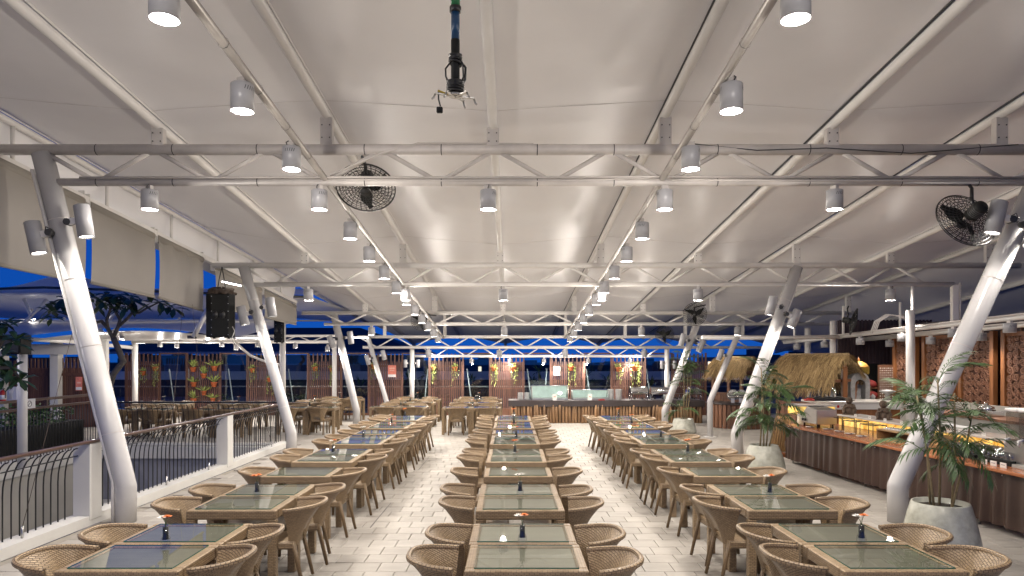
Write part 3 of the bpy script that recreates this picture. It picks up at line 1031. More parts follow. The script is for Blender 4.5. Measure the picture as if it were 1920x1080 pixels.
put_spot(at(1265, 683, 25.6), 0, True, 'upright spotlight right of the post behind the chafing dishes', .7)

# fluorescent tubes under the annex roof at left
for k, (u0, v0, u1, v1, d) in enumerate([(436, 634, 484, 634, 22.6), (416, 528, 452, 536, 15.2), (660, 633, 690, 633, 25.0), (256, 643, 272, 643, 22.9)]):
    a, b = at(u0, v0, d), at(u1, v1, d)
    t = thing('tube_light', ['long tube light under the annex beam left of the second column', 'tube light beside the clamp at the top of the loudspeaker',
                             'tube light above the third left column', 'tube light at the head of the plant screen post'][k], 'tube light', a, 0, 'tube lights')
    MB().beam((0, 0, .03), b - a + Vector((0, 0, .03)), .07, .03).build('housing', M['can'], t)
    MB().tube([(0, 0, 0), b - a], .016, 8).build('tube', M['tube_light'], t)

# ================================================================== FANS
def make_fan(r=.40):
    """axis along local -Y (air is blown that way), origin at the hub"""
    t = thing('wall_fan', 'x', 'fan')
    cage = MB()
    def ring(rad, y, w=.004, n=40):
        cage.tube([(rad * math.cos(2 * math.pi * k / n), y, rad * math.sin(2 * math.pi * k / n)) for k in range(n)], w, 4, False, True)
    for rad, y in ((r, 0.0), (r, -.02)):
        ring(rad, y, .0075)
    for k in range(1, 9):
        f = k / 9
        ring(r * f, -.085 * math.cos(f * math.pi / 2) - .01, .0042)
        ring(r * f, .085 * math.cos(f * math.pi / 2), .0042)
    for side in (-1, 1):
        n = 32
        for k in range(n):
            a0 = 2 * math.pi * k / n
            pts = []
            for j in range(6):
                f = .12 + .88 * j / 5
                a = a0 + .35 * f
                pts.append((r * f * math.cos(a), side * .085 * math.cos(f * math.pi / 2) - (.01 if side < 0 else 0), r * f * math.sin(a)))
            cage.tube(pts, .0040, 3, False)
    cage.build('cage', M['black'], t)
    MB().lathe([(.0001, -.105), (.07, -.10), (.07, -.09), (.0001, -.088)], 16, (0, 0, 0), Matrix.Rotation(R(90), 4, 'X') @ Matrix.Scale(-1, 4, (0, 0, 1))).build('badge', M['black'], t)
    for k in range(3):
        a0 = 2 * math.pi * k / 3 + .4
        def fn(s, tt, a0=a0):
            rad = .05 + (r * .9 - .05) * s
            wid = .06 + .10 * math.sin(math.pi * min(1, s * 1.15 + .1)) * (1 if s < .85 else .8)
            q = (tt - .5) * wid
            a = a0 + .25 * s
            return (rad * math.cos(a) - q * math.sin(a), q * .55, rad * math.sin(a) + q * math.cos(a))
        MB().grid(fn, 6, 2).build('blade', M['black_matt'], t)
    mr = Matrix.Rotation(R(-90), 4, 'X')
    MB().lathe([(.0001, .06), (.06, .06), (.085, .09), (.09, .13), (.09, .27), (.075, .30), (.0001, .31)], 18, (0, 0, 0), mr).build('motor', M['black_matt'], t)
    fins = MB()
    for k in range(5):
        fins.lathe([(.0901, .14 + k * .025), (.096, .143 + k * .025), (.096, .150 + k * .025), (.0901, .153 + k * .025)], 18, (0, 0, 0), mr)
    fins.build('cooling_fins', M['dark_metal'], t)
    MB().tube([(0, .18, .08), (0, .18, .17), (0, .20, .22)], .025, 8).build('neck', M['black'], t)
    return t
fan0 = make_fan()
build_kids(fan0)
fan_used = [False]
def put_fan(p, aim, label, scale, hang):
    d = Vector(aim).normalized()
    q = (-d).to_track_quat('Y', 'Z')
    e = q.to_euler()
    if not fan_used[0]:
        fan_used[0] = True; o = fan0; o.location = p; o.rotation_euler = e; o['label'] = label; o.scale = (scale,) * 3
    else:
        o = dup(fan0, p, None, label, scale, e)
    o['group'] = 'black ceiling fans'
    # stay from the fan's neck up to the truss
    top = Vector(hang)
    mw = Matrix.Translation(p) @ q.to_matrix().to_4x4() @ Matrix.Scale(scale, 4)
    inv = mw.inverted()
    st = MB()
    nk = Vector((0, .20, .21))
    tp = inv @ top
    st.tube([nk, nk * .4 + tp * .6 + Vector((0, .03, .0)), tp], .022, 6)
    st.build('stay', M['black'], o)
put_fan(at(686, 352, 9.45), (.05, -.55, -.72), 'big black cage fan hung behind the nearest truss at left', 1.0, (-1.95, 9.05, 4.80))
put_fan(at(1812, 412, 8.9), (-.10, .88, -.42), 'black cage fan turned sideways, at the near right column', .98, (6.0, 9.0, 4.42))
put_fan(at(790, 601, 21.4), (.1, -.9, -.25), 'small black fan on the third truss at left, below the light rail', .80, (-2.35, 21.8, 3.5))
put_fan(at(1303, 589, 20.6), (-.12, -.9, -.2), 'small black fan facing the camera above the third right column', .86, (5.85, 20.6, 3.75))
put_fan(at(1246, 628, 24.6), (-.05, -.9, -.15), 'dark fan half hidden behind the fourth truss', .82, (5.4, 24.7, 3.1))
put_fan(at(1600, 603, 17.6), (.75, -.30, -.2), 'dark fan seen edge-on above the thatched stall', .86, (8.75, 17.8, 3.5))

# ================================================================== things hung from the roof
# projector pole in the middle of the ceiling
p0 = Vector((-.40, 5.0, 0))
t = thing('ceiling_mount', 'black ceiling pole with a projector bracket and coiled cables', 'ceiling mount', p0)
Z = lambda v: EYE - (v - V0) * 5.0 / F_PX
MB().tube([(0, 0, Z(18)), (0, 0, 5.55)], .034, 14).build('green_pole', plain('green_tape', (.02, .16, .06), .3), t)
MB().tube([(0, 0, Z(75)), (0, 0, Z(18))], .031, 14).build('blue_pole', plain('blue_tape', (.012, .05, .12), .35), t)
MB().tube([(0, 0, Z(178)), (0, 0, Z(75))], .032, 14).build('pole', M['black_matt'], t)
MB().lathe([(.034, Z(24)), (.042, Z(23)), (.042, Z(13)), (.034, Z(12))], 14).build('collar', M['black'], t)
coil = MB()
for j in range(5):
    zc = Z(103 + 4.0 * j)
    n = 16
    coil.tube([(.043 * math.cos(2 * math.pi * k / n), .043 * math.sin(2 * math.pi * k / n), zc + .012 * math.sin(2 * math.pi * k / n + j)) for k in range(n)], .008, 5, False, True)
coil.build('cable_coil', M['black'], t)
coil = MB()
for j in range(6):
    zc = Z(154 + 3.6 * j)
    n = 16
    coil.tube([(.058 * math.cos(2 * math.pi * k / n), .058 * math.sin(2 * math.pi * k / n), zc + .006 * math.sin(2 * math.pi * k / n + j)) for k in range(n)], .009, 5, False, True)
coil.build('cable_coil', M['black'], t)
lp = MB()
lp.tube([(-.03, 0, Z(115)), (-.07, -.01, Z(130)), (-.068, -.02, Z(145)), (-.045, 0, Z(160))], .007, 6)
lp.tube([(.03, 0, Z(112)), (.075, -.01, Z(128)), (.072, -.01, Z(150)), (.04, 0, Z(162))], .009, 6)
lp.tube([(.02, -.02, Z(108)), (.055, -.02, Z(122)), (.06, -.02, Z(146)), (.04, 0, Z(160))], .007, 6)
lp.build('cable_loop', M['black'], t)
br = MB()
for a, L in ((20, .14), (62, .11), (200, .15), (235, .10), (318, .12)):
    d = Vector((math.cos(R(a)), math.sin(R(a)), 0))
    zb = Z(178) - .012
    br.beam(d * .01 + Vector((0, 0, zb)), d * L + Vector((0, 0, zb + .004)), .022, .008)
    br.tube([d * L + Vector((0, 0, zb)), d * (L + .012) + Vector((0, 0, zb - .03)), d * (L + .025) + Vector((0, 0, zb - .04))], .008, 6)
br.build('bracket_arm', M['steel'], t)
MB().lathe([(.05, Z(181)), (.055, Z(179)), (.04, Z(175))], 14).build('bracket_plate', M['steel'], t)
MB().beam((-.05, -.02, Z(180)), (-.125, -.03, Z(174)), .03, .012).build('yellow_strap', plain('yellow_tape', (.45, .33, .03), .5), t)
MB().tube([(-.12, -.03, Z(176)), (-.118, -.04, Z(190)), (-.105, -.04, Z(203))], .006, 6).build('plug_cable', M['black'], t)
MB().box((-.11, -.04, Z(210)), (.045, .03, .042), None).build('plug', M['black_matt'], t, .006)

# loudspeakers
def speaker(label, p, w, d, h, rz, cover=True):
    t = thing('loudspeaker', label, 'loudspeaker', p, rz)
    prof = [(-w / 2, -d * .30), (-w * .30, -d / 2), (w * .30, -d / 2), (w / 2, -d * .30), (w * .34, d / 2), (-w * .34, d / 2)]
    vs = [(x, y, 0) for x, y in prof] + [(x, y, h) for x, y in prof]
    n = len(prof)
    MB().add(vs, [tuple(range(n))[::-1], tuple(range(n, 2 * n))] + [(k, (k + 1) % n, n + (k + 1) % n, n + k) for k in range(n)]).build('cabinet', M['black_matt'], t, .012)
    for s in (-1, 1):
        MB().lathe([(.0001, 0), (.052, 0), (.058, .012), (.058, .02)], 18, (0, 0, 0), Matrix.Translation((s * .075 - .02, -d / 2 - .02, h * .52)) @ Matrix.Rotation(R(-90), 4, 'X') @ Matrix.Scale(1.5, 4, (0, 1, 0))).build('handle_cup', M['black'], t)
    bl = MB()
    for z in (.06, .22, .4, .6, .78, .94):
        for x in (-w * .28, w * .28):
            bl.tube([(x, -d / 2 - .001, h * z), (x, -d / 2 - .006, h * z)], .008, 6)
    bl.build('screws', M['steel'], t)
    ft = MB()
    for x in (-w * .25, w * .25):
        ft.box((x, 0, -.012), (.05, .05, .026))
    ft.build('foot', M['black'], t)
    if cover:
        def fn(s, tt):
            a = 2 * math.pi * s
            rr = .25 * (1 - tt ** 3) ** .5 + .02
            k = 1 + .16 * math.sin(5 * a + 9 * tt) + .08 * math.sin(9 * a)
            return (rr * k * math.cos(a), rr * k * .8 * math.sin(a), h + .01 + .13 * tt + .030 * math.sin(7 * a) * (.3 + tt) + .02 * math.sin(11 * a + 8 * tt))
        MB().grid(fn, 36, 6).build('canvas_cover', M['cushion'], t)
        st = MB()
        for s in (-1, 1):
            st.tube([(s * .1, 0, h), (s * .05, .02, h + .35), (0, .05, h + .62)], .012, 6)
        st.build('chain', M['dark_metal'], t)
        MB().tube([(w * .42, -.2, h * .25), (w * .50, -.2, h * .15), (w * .40, -.2, -.02), (w * .5, -.15, -.25)], .010, 6).build('cable', M['white_worn'], t)
    return t
speaker('large black loudspeaker hung from the second truss with a canvas cover', (-6.36, 15.15, 2.61), .60, .46, .94, R(14))
speaker('small dark loudspeaker on the post behind the second left column', tuple(at(524, 642, 21.7)), .32, .26, .72, R(10), False)
t = thing('loudspeaker', 'black box loudspeaker on the white post at the far left edge', 'loudspeaker', tuple(at(31, 664, 13.0)))
MB().box((0, 0, .18), (.37, .30, .37)).build('cabinet', M['black_matt'], t, .01)
MB().box((0, -.155, .18), (.30, .012, .30)).build('grille', M['black'], t)
# ================================================================== DINING FURNITURE
TW, TD, TH = .82, .655, .745
def make_table():
    t = thing('dining_table', 'x', 'table')
    fr = MB()
    w, d, rw, ah = TW / 2, TD / 2, .075, .085
    e = .002
    fr.box((0, -d + rw / 2, TH - ah / 2), (TW, rw, ah))
    fr.box((0, d - rw / 2, TH - ah / 2), (TW, rw, ah))
    fr.box((-w + rw / 2, 0, TH - ah / 2), (rw, TD - 2 * rw - e, ah - .001))
    fr.box((w - rw / 2, 0, TH - ah / 2), (rw, TD - 2 * rw - e, ah - .001))
    fr.build('frame', M['wicker_table'], t, .009)
    MB().box((0, 0, TH - .03), (TW - 2 * rw - e, TD - 2 * rw - e, .04)).build('table_board', M['table_board'], t)
    for sx in (-1, 1):
        for sy in (-1, 1):
            MB().box((sx * (w - .040), sy * (d - .040), (TH - ah - .001) / 2), (.076, .076, TH - ah - .001)).build('leg', M['wicker_table'], t, .007)
    gx, gy = TW / 2 - .062, TD / 2 - .050
    g = MB()
    g.add([(-gx, -gy, TH + .009), (gx, -gy, TH + .009), (gx, gy, TH + .009), (-gx, gy, TH + .009)], [(0, 1, 2, 3)])
    gl = g.build('glass_top', M['glass_top'], t)
    ed = MB()
    q = [(-gx, -gy), (gx, -gy), (gx, gy), (-gx, gy)]
    for k in range(4):
        a, b = q[k], q[(k + 1) % 4]
        ed.add([(a[0], a[1], TH + .001), (b[0], b[1], TH + .001), (b[0], b[1], TH + .009), (a[0], a[1], TH + .009)], [(0, 1, 2, 3)])
    ed.build('glass_edge', M['glass_edge'], gl)
    return t

def make_chair():
    """tub chair; x = 0 is the table edge, the back is towards +x, it faces -x"""
    t = thing('tub_chair', 'x', 'chair')
    def rim(a):       # a from 0 to pi
        ca, sa = math.cos(a), math.sin(a)
        y = .285 * math.copysign(abs(ca) ** .72, ca)
        x = .36 * abs(sa) ** .80
        return Vector((x, y, .735 + .035 * sa))
    def foot(a):
        ca, sa = math.cos(a), math.sin(a)
        y = .200 * math.copysign(abs(ca) ** .6, ca)
        x = .055 + .095 * abs(sa) ** .7
        arch = .10 * math.exp(-((a - math.pi / 2) / .42) ** 4)
        return Vector((x, y, .40 + arch))
    n, m = 28, 6
    def surf(s, v, off):
        a = math.pi * (.012 + .976 * s)
        p0, p1 = foot(a), rim(a)
        q = p0.lerp(p1, v)
        bulge = -.035 * math.sin(math.pi * v)
        c = Vector((.02, 0, q.z))
        d = Vector((q.x - c.x, q.y, 0))
        if d.length > 1e-6: d.normalize()
        return q + d * (bulge + off)
    def uvf(s, v): return (s * 1.02, v * .37)
    sh = MB()
    sh.grid(lambda s, v: surf(s, v, .0), n, m, True, uvf)
    sh.grid(lambda s, v: surf(1 - s, v, -.022), n, m, True, lambda s, v: (1.02 - s * 1.02, v * .37))
    # closing strips: lower edge and the two arm fronts
    sh.grid(lambda s, v: surf(s, 0, -.022 * (1 - v)), n, 1, False, lambda s, v: (s * 1.02, v * .022))
    for s0 in (0, 1):
        sh.grid(lambda v, q, s0=s0: surf(s0, v if s0 else 1 - v, -.022 * q), m, 1, False, lambda v, q: (v * .37, q * .022))
    sh.build('backrest', M['wicker'], t)
    pts = [surf(k / 36, 1.0, -.010) + Vector((0, 0, .004)) for k in range(37)]
    MB().tube(pts, .0195, 10).build('rim', M['wicker_rim'], t)
    st = MB().box((-.125, 0, .405), (.47, .43, .075))
    st.build('seat', M['wicker_seat'], t, .016)
    for sy in (-1, 1):
        lg = MB()
        lg.tube([(.095, sy * .192, .44), (.19, sy * .207, 0.013)], [.0225, .0165], 8)
        lg.build('leg', M['leg_wood'], t)
        lg = MB()
        lg.tube([(-.315, sy * .180, .38), (-.335, sy * .190, 0.013)], [.022, .0175], 8)
        lg.build('leg', M['leg_wood'], t)
    return t

def make_vase(a_mat, b_mat):
    t = thing('bud_vase', 'x', 'vase')
    MB().lathe([(.030, .001), (.034, .004), (.036, .030), (.031, .055), (.021, .075), (.021, .14)], 16).build('glass_bottle', M['glass_clear'], t)
    MB().lathe([(.0001, .040), (.024, .042), (.020, .062), (.0185, .076), (.0185, .132), (.0001, .134)], 12).build('pebbles', M['pebble'], t)
    sm = MB()
    sm.tube([(0, 0, .12), (.004, .0, .17), (.012, -.002, .20)], .0025, 5)
    sm.tube([(0, 0, .12), (-.006, .004, .165), (-.024, .004, .19)], .0025, 5)
    sm.build('stem', M['leaf'], t)
    def blossom(c, r, mat):
        b = MB()
        for ringk, (nn, tilt, rr) in enumerate(((11, .25, 1.0), (8, .75, .7))):
            for k in range(nn):
                a = 2 * math.pi * (k + .5 * ringk) / nn
                d = Vector((math.cos(a), math.sin(a), 0)); s = Vector((-d.y, d.x, 0))
                tip = d * (r * rr * math.cos(tilt)) + Vector((0, 0, r * rr * math.sin(tilt)))
                mid = tip * .6
                b.add([Vector(c), Vector(c) + mid + s * r * .2, Vector(c) + tip, Vector(c) + mid - s * r * .2], [(0, 1, 2, 3)])
        b.build('blossom', mat, t)
    blossom((.016, -.002, .205), .040, a_mat)
    blossom((-.030, .004, .195), .043, b_mat)
    return t

tab0, ch0 = make_table(), make_chair()
vz = [make_vase(M['petal_orange'], M['petal_white']), make_vase(M['petal_orange'], M['petal_orange']), make_vase(M['petal_white'], M['petal_white'])]
vnames = ['orange and white blossoms', 'orange blossoms', 'white blossoms']
for o in [tab0, ch0] + vz: build_kids(o)
used_t, used_c, used_v = [False], [False], [False] * 3
def put(o0, flag, k, loc, rz, label, group, scale=None):
    if not flag[k]:
        flag[k] = True; o = o0
        o.location = loc; o.rotation_euler = (0, 0, rz); o['label'] = label
        if scale: o.scale = (scale,) * 3
    else:
        o = dup(o0, loc, rz, label, scale)
    o['group'] = group
    return o

Y0 = .012
grid = []
for a, n in ((4.50, 2), (6.29, 2), (8.12, 1), (9.25, 2), (11.15, 2), (12.66, 1), (13.70, 2), (15.38, 2)):
    grid.append([a + TD / 2 + k * (TD + .004) for k in range(n)])
rows = (('left', -2.585, .0115), ('centre', .10, -.003), ('right', 2.60, -.0075))
for rn, xr, sl in rows:
    k = 0
    for blk in grid:
        for y in blk:
            x = xr + sl * (y - 4.8) + rnd.uniform(-.008, .008)
            put(tab0, used_t, 0, (x, y, Y0), rnd.uniform(-.006, .006), 'glass-topped rattan table in the %s row, %s from the camera' % (rn, ORD[k]), 'rattan tables in three rows')
            for sd, w in ((1, 'right'), (-1, 'left')):
                gap = rnd.choice((-.012, .0, .01, .025, .05))
                dy = rnd.uniform(-.03, .03) - (.03 if sd > 0 else 0)
                rz = (0 if sd > 0 else math.pi) + rnd.gauss(0, .065)
                put(ch0, used_c, 0, (x + sd * (TW / 2 + gap), y - .02 + dy, Y0), rz,
                    'rattan tub chair on the %s side of the %s table in the %s row' % (w, ORD[k], rn), 'rattan chairs along the three rows')
            k += 1
    for q, blk in enumerate(grid):
        if len(blk) < 2 : continue
        y = (blk[0] + blk[1]) / 2 + rnd.uniform(-.05, .03)
        if q == 0: y -= .02
        vi = {'left': [0, 1, 2, 0, 2, 1, 0, 1], 'centre': [0, 2, 0, 1, 0, 1, 2, 1], 'right': [0, 0, 0, 1, 2, 0, 1, 1]}[rn][q]
        x = xr + sl * (y - 4.8) + rnd.uniform(-.02, .03)
        put(vz[vi], used_v, vi, (x, y, Y0 + TH + .010), rnd.uniform(-.6, .6),
            'vase of %s on the %s row, %s pair of tables' % (vnames[vi], rn, ORD[[0, 1, 0, 2, 3, 0, 4, 5][q]]), 'bud vases on the tables')

# tables of the rear dining area: pairs set side by side, chairs on front and back
def group_tables(x, y, fil, pos):
    for k in range(2):
        xx = x + (k - .5) * (TW + .005)
        sidew = ('left', 'right')[k]
        put(tab0, used_t, 0, (xx, y, Y0), rnd.uniform(-.01, .01), 'rattan table, %s half of the %s pair, %s' % (sidew, pos, fil), 'rattan tables at the back')
        for sd, w in ((-1, 'near'), (1, 'far')):
            rz = (-math.pi / 2 if sd < 0 else math.pi / 2) + rnd.uniform(-.12, .12)
            put(ch0, used_c, 0, (xx + rnd.uniform(-.05, .05), y + sd * (TD / 2 + rnd.uniform(.0, .06)), Y0), rz,
                'rattan chair %s side of %s table, %s pair, %s' % (w, sidew, pos, fil), 'rattan chairs at the back')
    vi = rnd.randrange(3)
    put(vz[vi], used_v, vi, (x + .03, y, Y0 + TH + .01), 0, 'vase of %s on the %s pair, %s' % (vnames[vi], pos, fil), 'bud vases on the tables')
f1_, f2_, f3_, f4_, f5_ = 'file left of the log counter', 'file behind the left row', 'file left of the third column', 'file behind the short railing', 'file at the plant screen'
grp = [(-1.10, 19.55, f1_, 'front'), (-1.08, 21.6, f1_, 'middle'), (-1.1, 23.5, f1_, 'rear'), (-3.2, 19.9, f2_, 'front'), (-3.2, 21.8, f2_, 'middle'), (-3.2, 23.5, f2_, 'rear'),
       (-5.75, 19.6, f3_, 'front'), (-6.2, 21.7, f3_, 'middle'), (-5.9, 23.7, f3_, 'rear'), (-8.05, 18.9, f4_, 'front'), (-8.4, 21.2, f4_, 'rear'), (-10.15, 18.9, f5_, 'front'), (-10.7, 21.2, f5_, 'rear')]
for g in grp:
    group_tables(*g)
# ================================================================== RAILINGS
def baluster_mesh(h=.92, reach=.16):
    pts = [(0, 0, .10), (0, 0, .62)]
    for k in range(1, 7):
        f = k / 6
        pts.append((reach * (1 - math.cos(f * math.pi / 2)), 0, .62 + (h - .62 + .10) * math.sin(f * math.pi / 2)))
    return MB().tube(pts, .0085, 6).mesh('baluster', M['black'])
bal_me = baluster_mesh()
t = thing('balustrade', 'long balustrade of bent black bars along the left deck edge', 'railing', (-5.60, 0, 0))
MB().box((.07, 8.9, .062), (.26, 15.8, .125)).build('kerb', M['wall_white'], t)
rail_pts = [(.17, 5.2, 1.065), (.17, 16.75, 1.065)]
MB().beam((.18, 1.0, 1.075), (.18, 16.75, 1.075), .085, .035).build('handrail', M['brown_rail'], t, .008)
MB().tube([(.05, 1.0, .90), (.05, 16.75, .90)], .008, 6).build('tie_bar', M['black'], t)
for yp in (4.7, 8.95, 13.25):
    MB().box((.10, yp, .56), (.22, .26, .98)).build('post', M['wall_white'], t, .006)
y = 1.2
while y < 16.75:
    if min(abs(y - 4.7), abs(y - 8.95), abs(y - 13.25)) > .17:
        place('baluster', bal_me, t, (0, y, 0))
    y += .133
t = thing('balustrade', 'short balustrade of bent black bars at the back of the stair void', 'railing', (0, 17.0, 0))
MB().beam((-5.5, -.12, 1.075), (-9.75, -.12, 1.075), .07, .04).build('handrail', M['black'], t)
MB().tube([(-5.5, -.04, .90), (-9.75, -.04, .90)], .008, 6).build('tie_bar', M['black'], t)
MB().box((-7.75, .02, .03), (4.5, .12, .06)).build('kerb', M['wall_white'], t)
for k in range(34):
    place('baluster', bal_me, t, (-5.55 - .126 * k, 0, 0), (0, 0, -math.pi / 2))
t = thing('balustrade', 'brown and black balustrade on the far left side of the stair void', 'railing', (-10.25, 0, 0))
MB().beam((0, 6, 1.08), (0, 17.4, 1.08), .09, .05).build('handrail', M['brown_rail'], t)
MB().beam((0, 6, 1.26), (0, 17.4, 1.26), .06, .06).build('top_rail', M['brown_rail'], t)
for k in range(6):
    MB().box((0, 7.6 + 1.9 * k, 1.17), (.05, .06, .16)).build('stub', M['brown_rail'], t)
straight = MB().tube([(0, 0, .02), (0, 0, 1.06)], .0085, 6).mesh('baluster', M['black'])
for k in range(64):
    place('baluster', straight, t, (0, 10.7 + .105 * k, 0))
s = thing('no_smoking_sign', 'small white prohibition sign on the far left balustrade', 'sign', (-10.18, 14.55, 1.13))
MB().box((0, 0, .06), (.02, .36, .20)).build('plate', M['paper'], s)
MB().tube([(.012, .06 * math.cos(2 * math.pi * k / 20), .06 + .06 * math.sin(2 * math.pi * k / 20)) for k in range(20)], .008, 5, False, True).build('ring', M['ink'], s)
MB().box((.012, 0, .06), (.006, .09, .014), Matrix.Translation((0, 0, .06)) @ Matrix.Rotation(R(40), 4, 'X') @ Matrix.Translation((0, 0, -.06))).build('slash', M['ink'], s)
# guy wires from the roof edge to the railing
for k, (ax, ay, bx, by, bz, w) in enumerate([(-6.75, 10.9, -5.5, 7.75, .12, 'near post'), (-6.75, 14.2, -5.5, 11.0, .12, 'middle of the balustrade'), (-6.75, 14.6, -5.48, 12.5, .12, 'second white post'),
                                    (-6.75, 16.2, -5.48, 15.8, .12, 'second leaning column')]):
    t = thing('guy_wire', 'thin guy wire from the blinds to the kerb by the ' + w, 'wire', (bx, by, bz), 0, 'guy wires')
    MB().tube([(0, 0, .12), (ax - bx, ay - by, 3.3 - bz)], .0035, 5).build('wire', plain('wire_rust', (.06, .036, .026), .5), t)
    MB().tube([(0, 0, 0), (0, 0, .06), (0, .01, .14)], .014, 6).build('turnbuckle', M['steel'], t)

# ================================================================== ROLLER BLINDS on the left roof edge
def blind(label, y0, y1, z0, z1, b0, b1, seed, folds=0.0):
    t = thing('roller_blind', label, 'blind', (-6.80, y0, 0), 0, 'roller blinds')
    L = y1 - y0
    MB().tube([(0, .03, z0 + .02), (0, L - .03, z1 + .02)], .075, 14).build('roll', M['blind'], t)
    def fn(s, v):
        zt, zb = z0 + (z1 - z0) * s, b0 + (b1 - b0) * s
        x = .05 + .015 * math.sin(3 * s + seed) * v + folds * .02 * math.sin(22 * s + seed) * (1 - .5 * v) + .02 * math.sin(math.pi * v)
        return (x, .02 + (L - .04) * s, zt + (zb - zt) * v)
    MB().grid(fn, 40, 10).build('fabric', M['blind'], t)
    MB().tube([(.05, .05, b0), (.05, L - .05, b1)], .028, 8).build('bottom_bar', M['blind'], t)
    for yy in (.02, L - .02):
        MB().box((0, yy, (z0 if yy < 1 else z1) + .06), (.10, .02, .26)).build('end_bracket', M['white'], t)
    return t
blind('beige roller blind at the left frame edge behind the near column', 7.0, 10.93, 4.86, 4.62, 3.42, 3.36, 0)
blind('widest beige roller blind, right of the near left column', 11.03, 13.08, 4.60, 4.45, 3.37, 3.32, 1.4)
blind('beige roller blind with wrinkles next to the black loudspeaker', 13.15, 15.15, 4.44, 4.30, 3.32, 3.20, 2.2, 1.0)
blind('beige roller blind behind the second left column, first of the far bay', 15.7, 18.7, 4.22, 3.98, 3.33, 3.28, .5)
blind('beige roller blind at the far end of the left roof edge', 18.85, 21.7, 3.97, 3.75, 3.28, 3.22, 3.0)
t = thing('edge_beam', 'white beam along the left roof edge above the blinds', 'beam', (-6.80, 0, 0))
MB().beam((0, 4, 5.18), (0, 21.8, 3.93), .09, .10).build('beam', M['white'], t)
for k in range(8):
    yy = 5 + 2.2 * k
    z = 5.18 - 1.25 * (yy - 4) / 17.8
    MB().tube([(0, yy, z), (0, yy, zraft(0, yy) + .03)], .03, 8).build('strut', M['white'], t)

# ================================================================== LEFT ANNEX (other canopies, fence)
def canopy(label, fn, nu=24, nv=8, mat='membrane_far'):
    t = thing('annex_canopy', label, 'canopy')
    MB().grid(fn, nu, nv).build('membrane', M[mat], t)
    return t
def f1(s, v):     # lower canopy: its top slopes down towards the camera, scalloped front edge
    x = -20.5 + 13.0 * s
    bay = (s * 13.0 / 6.6) % 1.0
    y = 18.6 + 5.6 * v
    zf = 2.66 + .34 * math.sin(math.pi * bay)
    return (x, y + .5 * math.sin(math.pi * bay) * (1 - v), zf * (1 - v) + 3.45 * v)
ca = canopy('lower pale blue canopy of the annex behind the frangipani tree', f1, 40, 10)
def f1b(s, v):    # its lit underside lining
    x = -20.3 + 12.6 * s
    bay = (s * 12.6 / 6.6) % 1.0
    y = 19.2 + 3.8 * v
    zf = 2.62 + .30 * math.sin(math.pi * bay)
    return (x, y, zf * (1 - v) + 2.74 * v)
MB().grid(f1b, 40, 6).build('lining', M['membrane'], ca)
MB().tube([(-20.5, 24.1, 3.46), (-7.5, 24.1, 3.46)], .06, 8).build('edge_pipe', M['white'], ca)
def f2(s, v):     # upper canopy, underside seen
    x = -24 + 17.5 * s
    y = 22.5 + 12 * v
    return (x, y, 4.15 + .55 * (1 - v) * (1 - abs(2 * s - 1.0)) * .3 - .10 * v + .10 * math.sin(6 * math.pi * s) * v)
cb = canopy('upper canopy of the annex with a dark edge cable, far left', f2, 40, 8)
MB().tube([(-24, 22.4, 4.20), (-15.2, 22.4, 4.46), (-6.5, 22.4, 4.15)], .045, 6).build('edge_cable', M['dark_metal'], cb)
MB().tube([(-24, 34, 4.02), (-6.5, 34, 4.02)], .05, 6).build('edge_pipe', M['white'], cb)
def f3(s, v):
    x = -24 + 17.5 * s
    pk = math.exp(-((x + 16.0) / 1.4) ** 2) * .5
    return (x, 22.55 + 2.2 * v, 4.24 + (.42 + pk) * v)
MB().grid(f3, 40, 5).build('upper_skirt', M['membrane_far'], cb)
for k, (u0, v0, u1, v1) in enumerate([(45, 560, 58, 592), (88, 562, 58, 592), (58, 592, 40, 612), (205, 600, 225, 575), (185, 640, 240, 600)]):
    a, b = at(u0, v0, 23.6), at(u1, v1, 23.6)
    MB().tube([a, b], .055, 8).build('raking_strut', M['white'], cb)
st = thing('annex_strut', 'pale raking strut of the annex left of the loudspeaker', 'strut')
MB().tube([at(363, 632, 17.8), at(392, 575, 17.8)], .062, 10).build('pipe', M['white'], st)
MB().box(tuple(at(360, 632, 17.8)), (.22, .06, .08)).build('shoe', M['dark_metal'], st)

# annex beam and truss behind the void
t = truss('annex_truss', 'light lattice beam of the annex at left with small downlights', 22.9, -14.2, -5.6, 2.90, 2.70, -12.6, -5.6, .95, -9.0, .04, .05, .02, False)
t = thing('annex_arch', 'curved white brace pipe left of the second leaning column', 'brace', (0, 22.0, 0))
MB().tube([at(440, 640, 22.0) - Vector((0, 22, 0)), at(455, 655, 22.0) - Vector((0, 22, 0)), at(470, 667, 22.0) - Vector((0, 22, 0)), at(492, 676, 22.0) - Vector((0, 22, 0)), at(530, 686, 22) - Vector((0, 22, 0))], .04, 8).build('pipe', M['white'], t)
t = thing('annex_beam', 'white horizontal beam of the annex over the brown fence', 'beam')
a, b = at(55, 636, 19.5), at(250, 652, 23.0)
MB().tube([a, at(150, 642, 21.0), b], .06, 10).build('pipe', M['white'], t)
MB().box(tuple((at(80, 655, 21.2) + at(150, 655, 21.2)) / 2), (2.2, .1, .32)).build('fascia', M['wall_white'], t)

